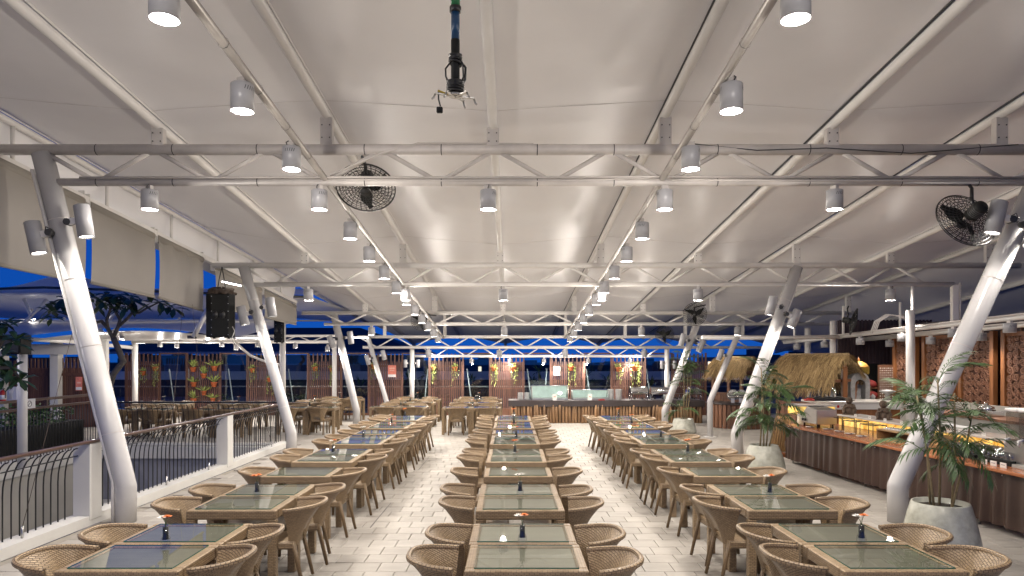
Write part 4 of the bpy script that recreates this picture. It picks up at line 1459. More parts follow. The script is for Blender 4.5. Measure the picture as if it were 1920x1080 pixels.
# brown fence with white pillars
def fence_panel(label, u0, u1, d, vtop, vflat, n):
    a, b = at(u0, 760, d), at(u1, 760, d)
    t = thing('timber_fence', label, 'fence', (a.x, d, 0), 0, 'brown timber fences')
    W = b.x - a.x
    zt, zf = at(0, vtop, d).z, at(0, vflat, d).z
    bw = W / n
    bm_ = MB().box((0, 0, 0), (bw - .006, .03, 1)).mesh('board', M['slat_dark'])
    for k in range(n):
        h = zt if k % 2 == 0 else zf
        place('board', bm_, t, (bw * (k + .5), 0, h / 2), (0, 0, 0), (1, 1, h))
    MB().box((W / 2, -.03, at(0, 702, d).z), (W, .03, .09)).build('batten', M['slat_dark'], t)
    return t
fence_panel('brown board fence panel with tall pickets, at the far left edge', -30, 44, 21.5, 676, 694, 16)
fence_panel('brown board fence panel between the two white pillars at left', 50, 100, 21.5, 672, 690, 15)
fence_panel('brown board fence panel with the small orange poster', 116, 205, 21.5, 671, 690, 25)
for k, (u, w, lab) in enumerate([(5, .24, 'at the left frame edge'), (106, .26, 'between the brown fence panels'), (197, .16, 'behind the near left leaning column')]):
    p = at(u, 760, 21.4)
    t = thing('square_pillar', 'white square pillar ' + lab, 'pillar', (p.x, p.y, 0), 0, 'white pillars at left')
    MB().box((0, 0, 1.35), (w, w, 2.7)).build('shaft', M['wall_white'], t, .008)
    MB().box((0, 0, 2.72), (w + .1, w + .1, .06)).build('cap', M['wall_white'], t)
p = at(42, 700, 13.3)
post('white post with the black box loudspeaker at the far left', p.x, p.y, 2.3, .085)
p = at(148, 745, 21.35)
t = thing('poster', 'small orange poster on the brown fence at left', 'poster', (p.x, p.y, at(0, 732, 21.35).z))
MB().box((0, 0, .21), (.20, .012, .42)).build('sheet', M['poster'], t)
MB().box((0, -.008, .06), (.18, .004, .09)).build('white_strip', M['paper'], t)
MB().box((0, -.008, .24), (.12, .004, .05)).build('print', M['poster_ink'], t)
p = at(23, 735, 20.5)
t = thing('relief_panel', 'square white relief panel on the fence at far left', 'panel', (p.x, p.y, at(0, 751, 20.5).z))
MB().box((0, 0, .20), (.30, .04, .42)).build('plate', M['paper'], t, .01)
for k in range(3):
    MB().tube([(-.10 + .05 * k, -.022, .05), (-.06 + .03 * k, -.03, .2), (-.09 + .07 * k, -.022, .36)], .012, 6).build('relief', M['white'], t)
p = at(5, 755, 19.0)
t = thing('fire_extinguisher', 'red fire extinguisher at the left frame edge', 'extinguisher', (p.x, p.y, at(0, 757, 19).z))
MB().lathe([(.07, 0), (.075, .02), (.075, .30), (.05, .36), (.02, .38)], 16).build('cylinder', M['red'], t)
MB().lathe([(.0755, .12), (.0765, .12), (.0765, .24), (.0755, .24)], 16).build('label_band', M['paper'], t)
MB().box((0, 0, .41), (.05, .12, .03)).build('lever', M['black'], t)
MB().tube([(.02, 0, .39), (.10, -.02, .33), (.09, -.02, .15)], .012, 6).build('hose', M['black'], t)

# dark planters, bench and table on the left terrace
def leaf_cloud(mb, c, rad, n, size, rs, flat=.6):
    for _ in range(n):
        d = Vector((rs.gauss(0, 1), rs.gauss(0, 1), rs.gauss(0, 1))).normalized() * (rs.random() ** .4)
        p = Vector(c) + Vector((d.x * rad[0], d.y * rad[1], d.z * rad[2]))
        ax = Vector((rs.gauss(0, 1), rs.gauss(0, 1), rs.gauss(0, .6))).normalized()
        sd = ax.cross(Vector((rs.gauss(0, 1), rs.gauss(0, 1), rs.gauss(0, 1)))).normalized()
        L = size * rs.uniform(.6, 1.3)
        mb.add([p, p + ax * L * .5 + sd * L * .28, p + ax * L, p + ax * L * .5 - sd * L * .28], [(0, 1, 2, 3)])
    return mb
rs = random.Random(3)
t = thing('planter_box', 'dark planter box with bright bushes behind the far left balustrade', 'planter', (-11.2, 16.0, 0))
MB().box((0, 0, .30), (.7, 3.0, .60)).build('box', M['black_matt'], t)
leaf_cloud(MB(), (0, 0, .80), (.38, 1.6, .30), 700, .11, rs).build('bush', M['leaf_bush'], t)
t = thing('planter_box', 'dark planter box with low bushes at the left frame edge', 'planter', (-12.3, 14.2, 0))
MB().box((0, 0, .30), (1.0, 1.6, .60)).build('box', M['black_matt'], t)
leaf_cloud(MB(), (0, 0, .78), (.5, .85, .24), 420, .10, rs).build('bush', M['leaf_bush'], t)
for k, (x, y) in enumerate([(-11.1, 12.1), (-11.9, 13.1)]):
    t = thing('terrace_table', ['dark terrace table with a glass top behind the far left balustrade', 'dark terrace table at the back of the left terrace'][k], 'table', (x, y, 0))
    MB().box((0, 0, .72), (1.1, 1.0, .05)).build('table_top', M['dark_metal'], t)
    MB().add([(-.5, -.45, .752), (.5, -.45, .752), (.5, .45, .752), (-.5, .45, .752)], [(0, 1, 2, 3)]).build('glass_top', M['glass_top'], t)
    for sx in (-1, 1):
        for sy in (-1, 1):
            MB().box((sx * .48, sy * .43, .35), (.06, .06, .69)).build('leg', M['dark_metal'], t)
    for q, (dx, dy, rz) in enumerate([(-.75, 0, math.pi), (.75, 0, 0)]):
        c = thing('terrace_chair', 'dark chair at the %s terrace table, %s side' % (['near', 'rear'][k], ['left', 'right'][q]), 'chair', (x + dx, y + dy, 0), rz)
        MB().box((0, 0, .42), (.5, .5, .08)).build('seat', M['black_matt'], c, .01)
        MB().box((.22, 0, .66), (.06, .5, .42)).build('backrest', M['black_matt'], c, .01)
        for sx in (-1, 1):
            for sy in (-1, 1):
                MB().box((sx * .21, sy * .21, .19), (.05, .05, .37)).build('leg', M['black_matt'], c)

# frangipani trees: forked grey limbs with leaf rosettes
def rosette(mb, c, rs, n=11, L=.34, up=None):
    up = up or Vector((0, 0, 1))
    for k in range(n):
        a = 2 * math.pi * k / n + rs.uniform(-.25, .25)
        el = rs.uniform(-.7, .75)
        d = Vector((math.cos(a) * math.cos(el), math.sin(a) * math.cos(el), math.sin(el)))
        s = d.cross(Vector((0, 0, 1))).normalized()
        nrm = s.cross(d)
        l = L * rs.uniform(.75, 1.15)
        w = l * .17
        p = [Vector(c), Vector(c) + d * l * .35 + s * w * .8 - nrm * .01, Vector(c) + d * l * .72 + s * w - Vector((0, 0, .12 * l)), Vector(c) + d * l - Vector((0, 0, .30 * l)),
             Vector(c) + d * l * .72 - s * w - Vector((0, 0, .12 * l)), Vector(c) + d * l * .35 - s * w * .8 - nrm * .01]
        mid1, mid2 = Vector(c) + d * l * .35 + nrm * .015, Vector(c) + d * l * .72 - Vector((0, 0, .10 * l)) + nrm * .015
        mb.add(p + [mid1, mid2], [(0, 1, 6), (0, 6, 5), (1, 2, 7, 6), (5, 6, 7, 4), (2, 3, 7), (7, 3, 4)], True)
rs = random.Random(11)
def tree(label, base, limbs, d, tips, L):
    t = thing('frangipani_tree', label, 'tree', base)
    tr = MB()
    off = Vector(base)
    for pts, r0, r1 in limbs:
        P = [at(u, v, dd) - off for u, v, dd in pts]
        rr = [r0 + (r1 - r0) * k / (len(P) - 1) for k in range(len(P))]
        tr.tube(P, rr, 8)
    tr.build('trunk', M['bark'], t)
    lf = MB()
    for (u, v, dd, n) in tips:
        rosette(lf, at(u, v, dd) - off, rs, max(5, n - 5), L)
    lf.build('crown', M['leaf_dark'], t)
    return t
tb = at(203, 780, 18.0); tb.z = 0
D = 18.0
tree('bare forked frangipani tree behind the near left leaning column', tuple(tb),
     [([(203, 826, D), (203, 760, D), (205, 722, D), (212, 702, D), (231, 678, D), (222, 655, D), (213, 634, D)], .10, .075),
      ([(213, 634, D), (202, 615, D), (190, 602, D), (176, 606, D - .3), (160, 596, D - .4), (120, 588, D - .5)], .06, .025),
      ([(211, 634, D), (221, 614, D), (225, 600, D), (214, 580, D), (207, 570, D)], .055, .03),
      ([(222, 612, D), (240, 596, D), (248, 586, D), (243, 570, D), (240, 560, D)], .045, .025),
      ([(247, 588, D), (262, 586, D), (275, 578, D), (300, 566, D)], .035, .02),
      ([(202, 615, D), (200, 600, D), (207, 580, D), (205, 565, D)], .045, .025),
      ([(160, 596, D), (128, 575, D), (122, 562, D)], .03, .02)],
     D, [(98, 585, D - .5, 11), (96, 596, D - .6, 9), (104, 574, D - .3, 9), (122, 560, D, 12), (112, 566, D, 10), (130, 570, D + .3, 9), (182, 560, D, 12), (192, 566, D - .3, 12), (205, 562, D, 12), (214, 570, D, 11), (176, 568, D + .4, 10),
         (228, 560, D, 12), (240, 562, D, 12), (252, 566, D + .3, 11), (236, 574, D - .2, 10), (262, 566, D, 10), (284, 568, D, 11), (300, 566, D, 11), (318, 574, D + .2, 9), (326, 578, D, 8), (222, 576, D + .4, 9), (244, 556, D + .5, 12), (200, 554, D + .5, 12), (216, 552, D, 12)], .44)
tb = at(-40, 780, 12.2); tb.z = -3.5
D = 12.2
tree('dark leafy frangipani branches at the left frame edge', tuple(tb),
     [([(-40, 1040, D), (-35, 800, D), (-25, 700, D), (-8, 655, D), (8, 632, D)], .10, .035), ([(-25, 700, D), (-5, 690, D), (20, 690, D), (40, 712, D)], .05, .018),
      ([(-8, 655, D), (4, 618, D), (8, 606, D)], .04, .02), ([(8, 632, D), (24, 640, D)], .03, .018), ([(-25, 700, D), (4, 668, D)], .04, .02)],
     D, [(8, 606, D, 11), (16, 612, D - .2, 9), (0, 600, D, 9), (24, 640, D, 13), (30, 636, D - .2, 9), (34, 646, D + .1, 9), (2, 668, D, 11), (10, 684, D, 9), (22, 690, D, 9), (-6, 690, D, 10), (40, 712, D, 11), (30, 706, D, 8), (-14, 640, D, 9), (6, 712, D, 8)], .36)
# ================================================================== SLATTED SCREENS AND GLASS AT THE BACK
FY = 25.85
slat_tall = MB().box((0, 0, 1.165), (.046, .030, 2.33)).mesh('slat', M['slat'])
slat_low = MB().box((0, 0, 1.015), (.046, .030, 2.03)).mesh('slat', M['slat'])
PX = [-14.44 + 2.28 * k for k in range(10)]
slab_lab = ['far left slatted screen behind the white post', 'slatted screen covered with six terracotta plant pots', 'slatted screen behind the second left leaning column', 'slatted screen with the round hanging pot left of the third column',
            'slatted screen with the salmon poster', 'slatted screen with two hanging pots behind the middle tables', 'slatted screen left of the log counter',
            'slatted screen with the white notice behind the glass food guards', 'slatted screen with two leafy pots behind the log counter', 'dark slatted screen behind the tall palm at right']
for k, x in enumerate(PX):
    t = thing('slatted_screen', slab_lab[k], 'screen', (x, FY, 0), 0, 'slatted timber screens')
    for j in range(16):
        place('slat', slat_tall if j % 2 == 0 else slat_low, t, (.045 + j * .0775, rnd.uniform(-.004, .004), 0), (0, rnd.uniform(-.004, .004), 0))
    for xx in (-.012, 1.262):
        MB().box((xx, .012, 1.18), (.055, .065, 2.36)).build('frame_post', M['slat'], t)
    for z in (.16, 1.02, 1.86):
        MB().box((.625, .032, z), (1.22, .022, .06)).build('batten', M['slat'], t)
    MB().box((.625, -.005, .14), (1.22, .05, .26)).build('kick_board', M['slat_dark'], t)
for k in range(9):
    x0 = PX[k] + 1.30
    t = thing('glass_screen', 'clear glass wind screen %s' % ['at the far left, beside the plant pot screen', 'right of the plant pot screen', 'right of the second left leaning column', 'left of the farthest left column',
              'behind the post of the lowest truss', 'right of the screen with two hanging pots', 'behind the white plate stacks', 'behind the second food guard', 'behind the chafing dishes'][k], 'glass screen', (x0, FY + .02, 0), 0, 'glass wind screens')
    MB().box((.48, 0, 1.2), (.93, .010, 2.2)).build('pane', M['glass'], t)
    MB().box((.48, 0, .05), (.95, .06, .10)).build('sill', M['slat_dark'], t)
    MB().box((.48, 0, 2.335), (.95, .05, .05)).build('head_rail', M['slat'] if k < 5 else M['slat_dark'], t)
    for q, (xa, xb) in enumerate(((.08, .32),) if k % 2 else ((.10, .34), (.86, .70))):
        s = thing('raking_stay', 'thin white raking stay behind the %s glass screen from the left%s' % (ORD[k] if k else 'first', ['', ', right one'][q]), 'stay', (x0, FY + .45, 0), 0, 'thin raking stays')
        MB().tube([(xb, 0, .0), (xa, 0, 1.75)], .022, 8).build('pole', M['white'], s)

# hanging pots
def make_pot(kind, seed):
    t = thing('hanging_pot', 'x', 'plant pot')
    MB().lathe([(.062, 0), (.072, .01), (.098, .13), (.110, .135), (.110, .165), (.095, .168), (.09, .14), (.0001, .138)], 14).build('pot', M['terracotta'], t)
    MB().tube([(0, .10, .15), (0, .14, .18)], .006, 5).build('hook', M['black'], t)
    rs = random.Random(seed)
    lf = MB()
    if kind == 'vine':
        leaf_cloud(lf, (0, 0, .20), (.15, .12, .09), 46, .075, rs)
        for s in range(5):
            a = rs.uniform(0, 6.28); x, y = .12 * math.cos(a), .10 * math.sin(a) - .03
            L = rs.uniform(.25, .72)
            n = int(L / .022)
            for q in range(n):
                z = .14 - L * q / n
                p = Vector((x + .03 * math.sin(q * .9 + s), y - .02, z))
                d = Vector((rs.gauss(0, 1), rs.gauss(-.6, .6), rs.gauss(-.5, .5))).normalized(); sd = d.cross(Vector((0, 0, 1))).normalized()
                l = rs.uniform(.045, .08)
                lf.add([p, p + d * l * .5 + sd * l * .35, p + d * l, p + d * l * .5 - sd * l * .35], [(0, 1, 2, 3)])
        mt = M['leaf_light']
    else:
        for q in range(16):
            a = rs.uniform(0, 6.28); el = rs.uniform(.5, 1.35)
            d = Vector((math.cos(a) * math.cos(el), math.sin(a) * math.cos(el), math.sin(el)))
            sd = d.cross(Vector((0, 0, 1))).normalized()
            L = rs.uniform(.28, .50); w = rs.uniform(.022, .042)
            b = Vector((0, 0, .14)); droop = Vector((0, 0, -.10 * L))
            lf.add([b, b + d * L * .5 + sd * w, b + d * L + droop * 2, b + d * L * .5 - sd * w], [(0, 1, 2, 3)])
        mt = M['leaf_light']
    lf.build('foliage', mt, t)
    return t
pv, ps = [make_pot('vine', 1), make_pot('vine', 5)], [make_pot('spiky', 2), make_pot('spiky', 9)]
for o in pv + ps: build_kids(o)
pu = {}
def put_pot(o0, u, v, label, d=FY - .16, sc=1.0):
    p = at(u, v, d)
    p.z -= .08 * sc
    if o0.name not in pu:
        pu[o0.name] = 1; o = o0; o.location = p; o['label'] = label
        o.scale = (sc,) * 3
    else:
        o = dup(o0, p, rnd.uniform(-1, 1), label, sc)
    o['group'] = 'terracotta pots on the slatted screens'
for k, (kind, u, v, lab, sc) in enumerate([
    ('v', 268, 700, 'on the far left slatted screen, left one', 1), ('v', 291, 692, 'on the far left slatted screen, right one', 1),
    ('s', 362, 693, 'on the plant screen, top left', 1.1), ('s', 402, 691, 'on the plant screen, top right', 1.1), ('s', 382, 705, 'on the plant screen, centre', 1.1),
    ('s', 363, 721, 'on the plant screen, middle left', 1.05), ('s', 401, 721, 'on the plant screen, middle right', 1.1), ('s', 382, 737, 'on the plant screen, lower middle', .95),
    ('s', 363, 752, 'on the plant screen, lowest left', 1.15), ('s', 399, 750, 'on the plant screen, lowest right', .9),
    ('v', 473, 695, 'on the screen behind the second leaning column', 1), ('v', 505, 712, 'half hidden by the second leaning column', .9), ('v', 591, 692, 'left of the third leaning column', 1),
    ('v', 622, 694, 'behind the white post left of the third column', .9), ('v', 701, 688, 'with a long vine behind the farthest left column', 1.0),
    ('v', 813, 691, 'with short leaves behind the middle tables', .9), ('v', 853, 692, 'with a trailing vine right of the short-leaved one', 1.0),
    ('v', 926, 692, 'on the screen left of the log counter, left one', 1), ('v', 963, 692, 'on the screen left of the log counter, under the glaring lamp', 1.05),
    ('v', 1070, 691, 'above the first glass food guard', 1.05), ('v', 1160, 693, 'left one above the tall plate stacks', 1), ('v', 1191, 690, 'bushy one above the chafing dishes', 1.3)]):
    put_pot((pv if kind == 'v' else ps)[k % 2], u, v, 'terracotta hanging pot ' + lab, FY - .16, sc)
p = at(735, 707, FY - .06)
t = thing('poster', 'salmon poster on the slatted screen behind the left tables', 'poster', p)
MB().box((0, 0, .22), (.31, .010, .45)).build('sheet', M['poster'], t)
MB().box((0, -.007, .05), (.29, .004, .10)).build('white_strip', M['paper'], t)
MB().box((0, -.007, .33), (.20, .004, .05)).build('print', M['poster_ink'], t)
MB().box((0, -.007, .25), (.16, .004, .03)).build('print', M['poster_ink'], t)
p = at(1044, 704, FY - .06)
t = thing('notice', 'white paper notice on the slatted screen above the food guards', 'notice', p)
MB().box((0, 0, .17), (.25, .008, .34)).build('sheet', M['paper'], t)
MB().tube([(.035 * math.cos(2 * math.pi * k / 14), -.006, .27 + .03 * math.sin(2 * math.pi * k / 14)) for k in range(14)], .005, 4, False, True).build('print', M['ink'], t)
for k in range(3):
    MB().box((0, -.006, .20 - .035 * k), (.16 - .03 * k, .003, .010)).build('print', M['ink'], t)

# ================================================================== OUTSIDE, BEYOND THE SCREENS
struct(MB().box((0, 34.0, -.40), (60, 15.6, .5)).build('outer_terrace', M['city']), 'dark outer roof terrace beyond the screens')
t = thing('outer_railing', 'dark railing on the outer terrace beyond the glass', 'railing', (0, 27.6, 0))
MB().tube([(-16, 0, 1.02), (14, 0, 1.02)], .030, 8).build('handrail', M['steel'], t)
MB().tube([(-16, 0, .18), (14, 0, .18)], .018, 6).build('lower_rail', M['black'], t)
for k in range(120):
    place('bar', MB().tube([(0, 0, -.15), (0, 0, 1.0)], .008, 4).mesh('bar', M['black']) if k == 0 else bpy.data.meshes['bar'], t, (-15.9 + .249 * k, 0, 0))
t = thing('parapet_wall', 'pale parapet wall beyond the outer terrace', 'wall', (0, 41.5, 0))
MB().box((-6, 0, 1.12), (52, .3, .50)).build('coping', M['wall_white'], t)
MB().box((-6, .05, .2), (52, .2, 1.34)).build('wall', M['navy'], t)
rs = random.Random(21)
def dracaena(label, x, y, h):
    t = thing('dracaena', label, 'plant', (x, y, -.15), 0, 'dark spiky plants outside the glass')
    MB().tube([(0, 0, 0), (.05, 0, h * .5), (0, 0, h)], [.05, .04, .03], 6).build('trunk', M['bark'], t)
    lf = MB()
    for k in range(34):
        a = rs.uniform(0, 6.28); el = rs.uniform(-.4, 1.3)
        d = Vector((math.cos(a) * math.cos(el), math.sin(a) * math.cos(el), math.sin(el))); sd = d.cross(Vector((0, 0, 1))).normalized()
        L = rs.uniform(.45, .8); b = Vector((0, 0, h))
        lf.add([b + sd * .02, b + d * L * .5 + sd * .03, b + d * L + Vector((0, 0, -.15)), b + d * L * .5 - sd * .03], [(0, 1, 2, 3)])
    lf.build('crown', M['leaf_dark'], t)
for k, u in enumerate([676, 702, 765, 800, 885, 999, 1010, 1100, 1140, 1222, 1290]):
    d = 29.5 + (k % 3) * .7
    dracaena('dark spiky plant outside the glass, %s from the left' % ORD[k].replace('nearest', 'first'), (u - U0) * d / F_PX, d, rs.uniform(.9, 1.7))
for k, (x, w) in enumerate([(-3.4, 2.2), (1.2, 2.0), (3.6, 2.2), (-12.5, 2.0), (-8.5, 2.4)]):
    t = thing('outer_hedge', 'low dark hedge outside the glass, ' + ['behind the farthest left column', 'behind the food guards', 'behind the plate stacks', 'behind the plant pot screen', 'behind the second left column'][k], 'hedge', (x, 28.7, -.15), 0, 'hedges outside the glass')
    MB().box((0, 0, .22), (w, .5, .44)).build('trough', M['navy'], t)
    leaf_cloud(MB(), (0, 0, .62), (w / 2, .3, .28), 380, .12, rs).build('foliage', M['leaf_dark'], t)
# neighbouring pavilion with a dark pitched roof
t = thing('dark_pavilion', 'dark pitched-roof pavilion beyond the glass at left', 'building', (-15.5, 52, -9))
def hip(x0, x1, y0, y1, z0, z1, inset):
    vs = [(x0, y0, z0), (x1, y0, z0), (x1, y1, z0), (x0, y1, z0), (x0 + inset, (y0 + y1) / 2, z1), (x1 - inset, (y0 + y1) / 2, z1)]
    return MB().add(vs, [(0, 1, 5, 4), (1, 2, 5), (2, 3, 4, 5), (3, 0, 4), (3, 2, 1, 0)])
hip(-14, 9, -3, 9, 11.6, 13.6, 5.5).build('roof', M['navy'], t)
MB().box((-2.5, 3, 5.7), (21, 9, 11.4)).build('wall', M['city'], t)
MB().box((-2.5, -3.0, 11.55), (23, .14, .16)).build('gutter', M['wall_slate'], t)
for k in range(9):
    MB().box((-11.5 + 2.2 * k, -1.53, 10.2), (1.2, .05, 1.1)).build('window', M['wall_slate'], t)
for k in range(6):
    MB().box((-9 + 2.7 * k, -3.1, 11.4), (.8, .06, .10)).build('painted_eave_light', M['wall_white'], t)  # white paint stands in for the faint glow of eave lamps
# far town
rs = random.Random(5)
fm = [M['city'], M['navy'], plain('far_pale_facade', (.19, .19, .21), .8, .1, .3), plain('far_brown_facade', (.10, .085, .08), .8, .15, .3)]
for k in range(26):
    u = -40 + 78 * k + rs.uniform(-20, 20)
    d = rs.uniform(95, 230)
    top = EYE - (rs.uniform(664, 690) - V0) * d / F_PX
    w = rs.uniform(45, 95) * d / F_PX
    x = (u - U0) * d / F_PX
    h = top + 9
    nm = '%s far town building from the left' % (ORD + ['twenty-first', 'twenty-second', 'twenty-third', 'twenty-fourth', 'twenty-fifth', 'twenty-sixth'])[k].replace('nearest', 'first')
    t = thing('far_building', nm, 'building', (x, d, -9), 0, 'buildings of the far town')
    MB().box((0, 4, h / 2), (w, 8, h)).build('wall', fm[k % 4], t)
    MB().box((rs.uniform(-.2, .2) * w, 3, h + .5), (w * .3, 3, 1.0)).build('roof_block', fm[(k + 1) % 4], t)
    for q in range(6):
        wx = (-.4 + .16 * q) * w
        MB().box((wx, -.03, h - 1.6 - 1.4 * (q % 3)), (w * .06, .04, .8)).build('window', M['display'] if rs.random() < .33 else M['wall_slate'], t)

# ================================================================== LOG COUNTER AND WHAT STANDS ON IT
CY = 22.75
t = thing('log_counter', 'long buffet counter faced with upright split logs and a dark cloth', 'counter', (0, CY, 0))
CL = 6.35
MB().box((CL / 2 + .02, .46, .36), (CL, .78, .70)).build('carcass', M['slat_dark'], t)
MB().box((CL / 2, .43, .745), (CL + .14, .96, .035)).build('worktop', M['cloth_dark'], t, .008)
def cf(s, v):
    return (-.07 + (CL + .14) * s, -.062 - .012 * math.sin(40 * s) * v, .745 - .185 * v + .006 * math.sin(25 * s) * v)
MB().grid(cf, 80, 3).build('cloth_drop', M['cloth_dark'], t)
log_me = [MB().lathe([(.046, 0), (.050, .02), (.047 + .004 * k, .3), (.044, .60), (.0001, .605)], 9).mesh('log', M['log']) for k in range(3)]
for k in range(60):
    place('log', log_me[k % 3], t, (.06 + k * .1055, -.005 + rnd.uniform(-.012, .008), .012), (rnd.uniform(-.02, .02), rnd.uniform(-.075, .075), rnd.uniform(0, 6)), (rnd.uniform(.8, 1.02), rnd.uniform(.8, 1.0), 1))
ZT = .764
def food_guard(label, u, w, h, dd):
    x = (u - U0) * (CY + .3) / F_PX
    t = thing('food_guard', label, 'food guard', (x, CY + .45, ZT))
    fr = MB()
    for sx in (-1, 1):
        for sy in (-1, 1):
            fr.tube([(sx * w / 2, sy * dd / 2, 0), (sx * w / 2, sy * dd / 2 * (.6 if sy < 0 else 1), h)], .012, 6)
    fr.build('leg', M['steel'], t)
    MB().box((0, .05, h + .005), (w + .02, dd * .85, .010)).build('top_shelf', M['glass_green'], t)
    MB().add([(-w / 2, -dd / 2, .06), (w / 2, -dd / 2, .06), (w / 2, -dd * .3, h), (-w / 2, -dd * .3, h)], [(0, 1, 2, 3)]).build('front_pane', M['glass_green'], t)
    MB().add([(-w / 2, dd / 2, .06), (w / 2, dd / 2, .06), (w / 2, dd / 2, h), (-w / 2, dd / 2, h)], [(0, 1, 2, 3)]).build('rear_panel', plain('frosted_panel', (.76, .84, .81), .3), t)
    MB().tube([(-w / 2, -dd * .3, h), (w / 2, -dd * .3, h)], .014, 6).build('top_rail', M['steel'], t)
    MB().box((0, 0, .03), (w, dd, .05)).build('tray', M['steel'], t)
    for sx in (-1, 1):
        MB().add([(sx * w / 2, -dd / 2, .06), (sx * w / 2, dd / 2, .06), (sx * w / 2, dd / 2, h), (sx * w / 2, -dd * .3, h)], [(0, 1, 2, 3)]).build('side_pane', M['glass_green'], t)
food_guard('taller glass food guard on the log counter', 1031, 1.20, .47, .5)
food_guard('lower glass food guard on the log counter', 1107, 1.20, .33, .5)
def plates(label, loc, n, r=.10, step=.016):
    t = thing('plate_stack', label, 'plate stack', loc, 0, 'stacks of white plates')
    pl = bpy.data.meshes.get('plate_%d' % int(r * 1000)) or MB().lathe([(.0001, .004), (r * .55, .0), (r * .6, .003), (r, .013), (r, .0155), (r * .6, .007), (.0001, .007)], 20).mesh('plate_%d' % int(r * 1000), M['china'])
    for k in range(n):
        place('plate', pl, t, (rnd.uniform(-.002, .002), rnd.uniform(-.002, .002), k * step))
plates('leftmost short stack of white plates on the log counter', tuple(at(976, 0, CY + .35).xy) + (ZT,), 15)
plates('second short stack of white plates on the log counter', tuple(at(988, 0, CY + .35).xy) + (ZT,), 15)
plates('left tall stack of white plates beside the chafing dishes', tuple(at(1145, 0, CY + .35).xy) + (ZT,), 22, .115)
plates('right tall stack of white plates beside the chafing dishes', tuple(at(1160, 0, CY + .35).xy) + (ZT,), 22, .115)
for k, u in enumerate((1040, 1106)):
    p = at(u, 0, CY + .05)
    t = thing('menu_card', 'small upright menu card before the %s food guard' % ['taller', 'lower'][k], 'menu card', (p.x, p.y, ZT), 0, 'menu cards')
    MB().box((0, 0, .10), (.14, .012, .20)).build('card', M['card'], t)
    MB().box((0, -.008, .12), (.08, .003, .05)).build('print', M['poster_ink'], t)
    MB().box((0, 0, .006), (.15, .06, .012)).build('foot', M['china'], t)
def make_chafer(w=.58, d=.40):
    t = thing('chafing_dish', 'x', 'chafing dish')
    fr = MB()
    for sx in (-1, 1):
        for sy in (-1, 1):
            fr.tube([(sx * (w / 2 - .02), sy * (d / 2 - .02), 0), (sx * (w / 2 - .03), sy * (d / 2 - .03), .19)], .014, 6)
    fr.build('leg', M['chrome'], t)
    MB().box((0, 0, .205), (w, d, .05)).build('pan', M['chrome'], t, .01)
    def lid(s, v):
        a = math.pi * v
        return ((s - .5) * w * .98, -d / 2 * .97 * math.cos(a), .235 + .19 * math.sin(a))
    lb = MB().grid(lid, 6, 14)
    for sx in (0, 1):
        lb.add([lid(sx, k / 14) for k in range(15)], [tuple(range(15)) if sx == 0 else tuple(range(15))[::-1]])
    lb.build('lid', M['chrome'], t)
    MB().tube([(-.10, -d * .42, .33), (-.10, -d * .42 - .05, .34), (.10, -d * .42 - .05, .34), (.10, -d * .42, .33)], .010, 6).build('handle', M['steel'], t)
    for sx in (-1, 1):
        MB().lathe([(.035, .02), (.038, .08), (.0001, .085)], 12, (sx * .13, 0, 0)).build('burner', M['dark_metal'], t)
    MB().box((0, 0, .012), (w * .8, d * .7, .014)).build('base_tray', M['steel'], t)
    return t
cf0 = make_chafer(); build_kids(cf0)
for k, (u, rz, y, lb) in enumerate([(1197, 0, CY + .42, 'roll-top chafing dish beside the tall plate stacks'), (1235, 0, CY + .42, 'roll-top chafing dish behind the third right column'),
                             (1268, R(90), CY + .45, 'chafing dish seen end-on left of the palm stem'), (1300, R(90), CY + .45, 'chafing dish seen end-on right of the palm stem')]):
    p = at(u, 0, y)
    if k == 0: cf0.location = (p.x, y, ZT); cf0['label'] = lb; o = cf0
    else: o = dup(cf0, (p.x, y, ZT), rz, lb)
    o['group'] = 'chafing dishes'
t = thing('red_cloth', 'small folded red napkin on the log counter edge', 'napkin', tuple(at(1128, 0, CY + .02).xy) + (ZT,))
MB().box((0, 0, .012), (.22, .08, .024)).build('fold', M['red'], t, .006)
MB().box((.02, 0, .03), (.14, .06, .012)).build('top_fold', M['red'], t, .004)
# ================================================================== PLANTERS WITH PALMS
def frond_mesh(seed, L=1.0, n=13, droop=.55, lw=.040, ll=.36):
    rs = random.Random(seed)
    mb = MB()
    pts = []
    for k in range(9):
        f = k / 8
        pts.append(Vector((L * f * (1 - .12 * f), 0, L * (.55 * f - droop * f * f))))
    mb.tube(pts, [.009 - .006 * k / 8 for k in range(9)], 5)
    for k in range(n):
        f = .22 + .78 * k / (n - 1)
        i = min(7, int(f * 8)); g = f * 8 - i
        p = pts[i].lerp(pts[i + 1], g)
        tg = (pts[i + 1] - pts[i]).normalized()
        for s in (-1, 1):
            l = ll * (1.0 - .55 * abs(f - .5)) * rs.uniform(.85, 1.1)
            d = (tg * (.55 + .5 * f) + Vector((0, s, 0)) * (1.0 - .35 * f) + Vector((0, 0, rs.uniform(-.25, .1)))).normalized()
            sd = d.cross(Vector((0, 0, 1))).normalized()
            dr = Vector((0, 0, -.35 * l))
            a, b, c, e = p, p + d * l * .4 + sd * lw * .5, p + d * l + dr, p + d * l * .4 - sd * lw * .5
            m1 = p + d * l * .72 + dr * .42
            mb.add([a, b, m1 + sd * lw * .38, c, m1 - sd * lw * .38, e], [(0, 1, 2, 4, 5), (2, 3, 4)], False)
    return mb.mesh('frond', M['leaf'])
fronds = [frond_mesh(k, 1.0, 12 + k, (.45, .62, .78, .55)[k]) for k in range(4)]
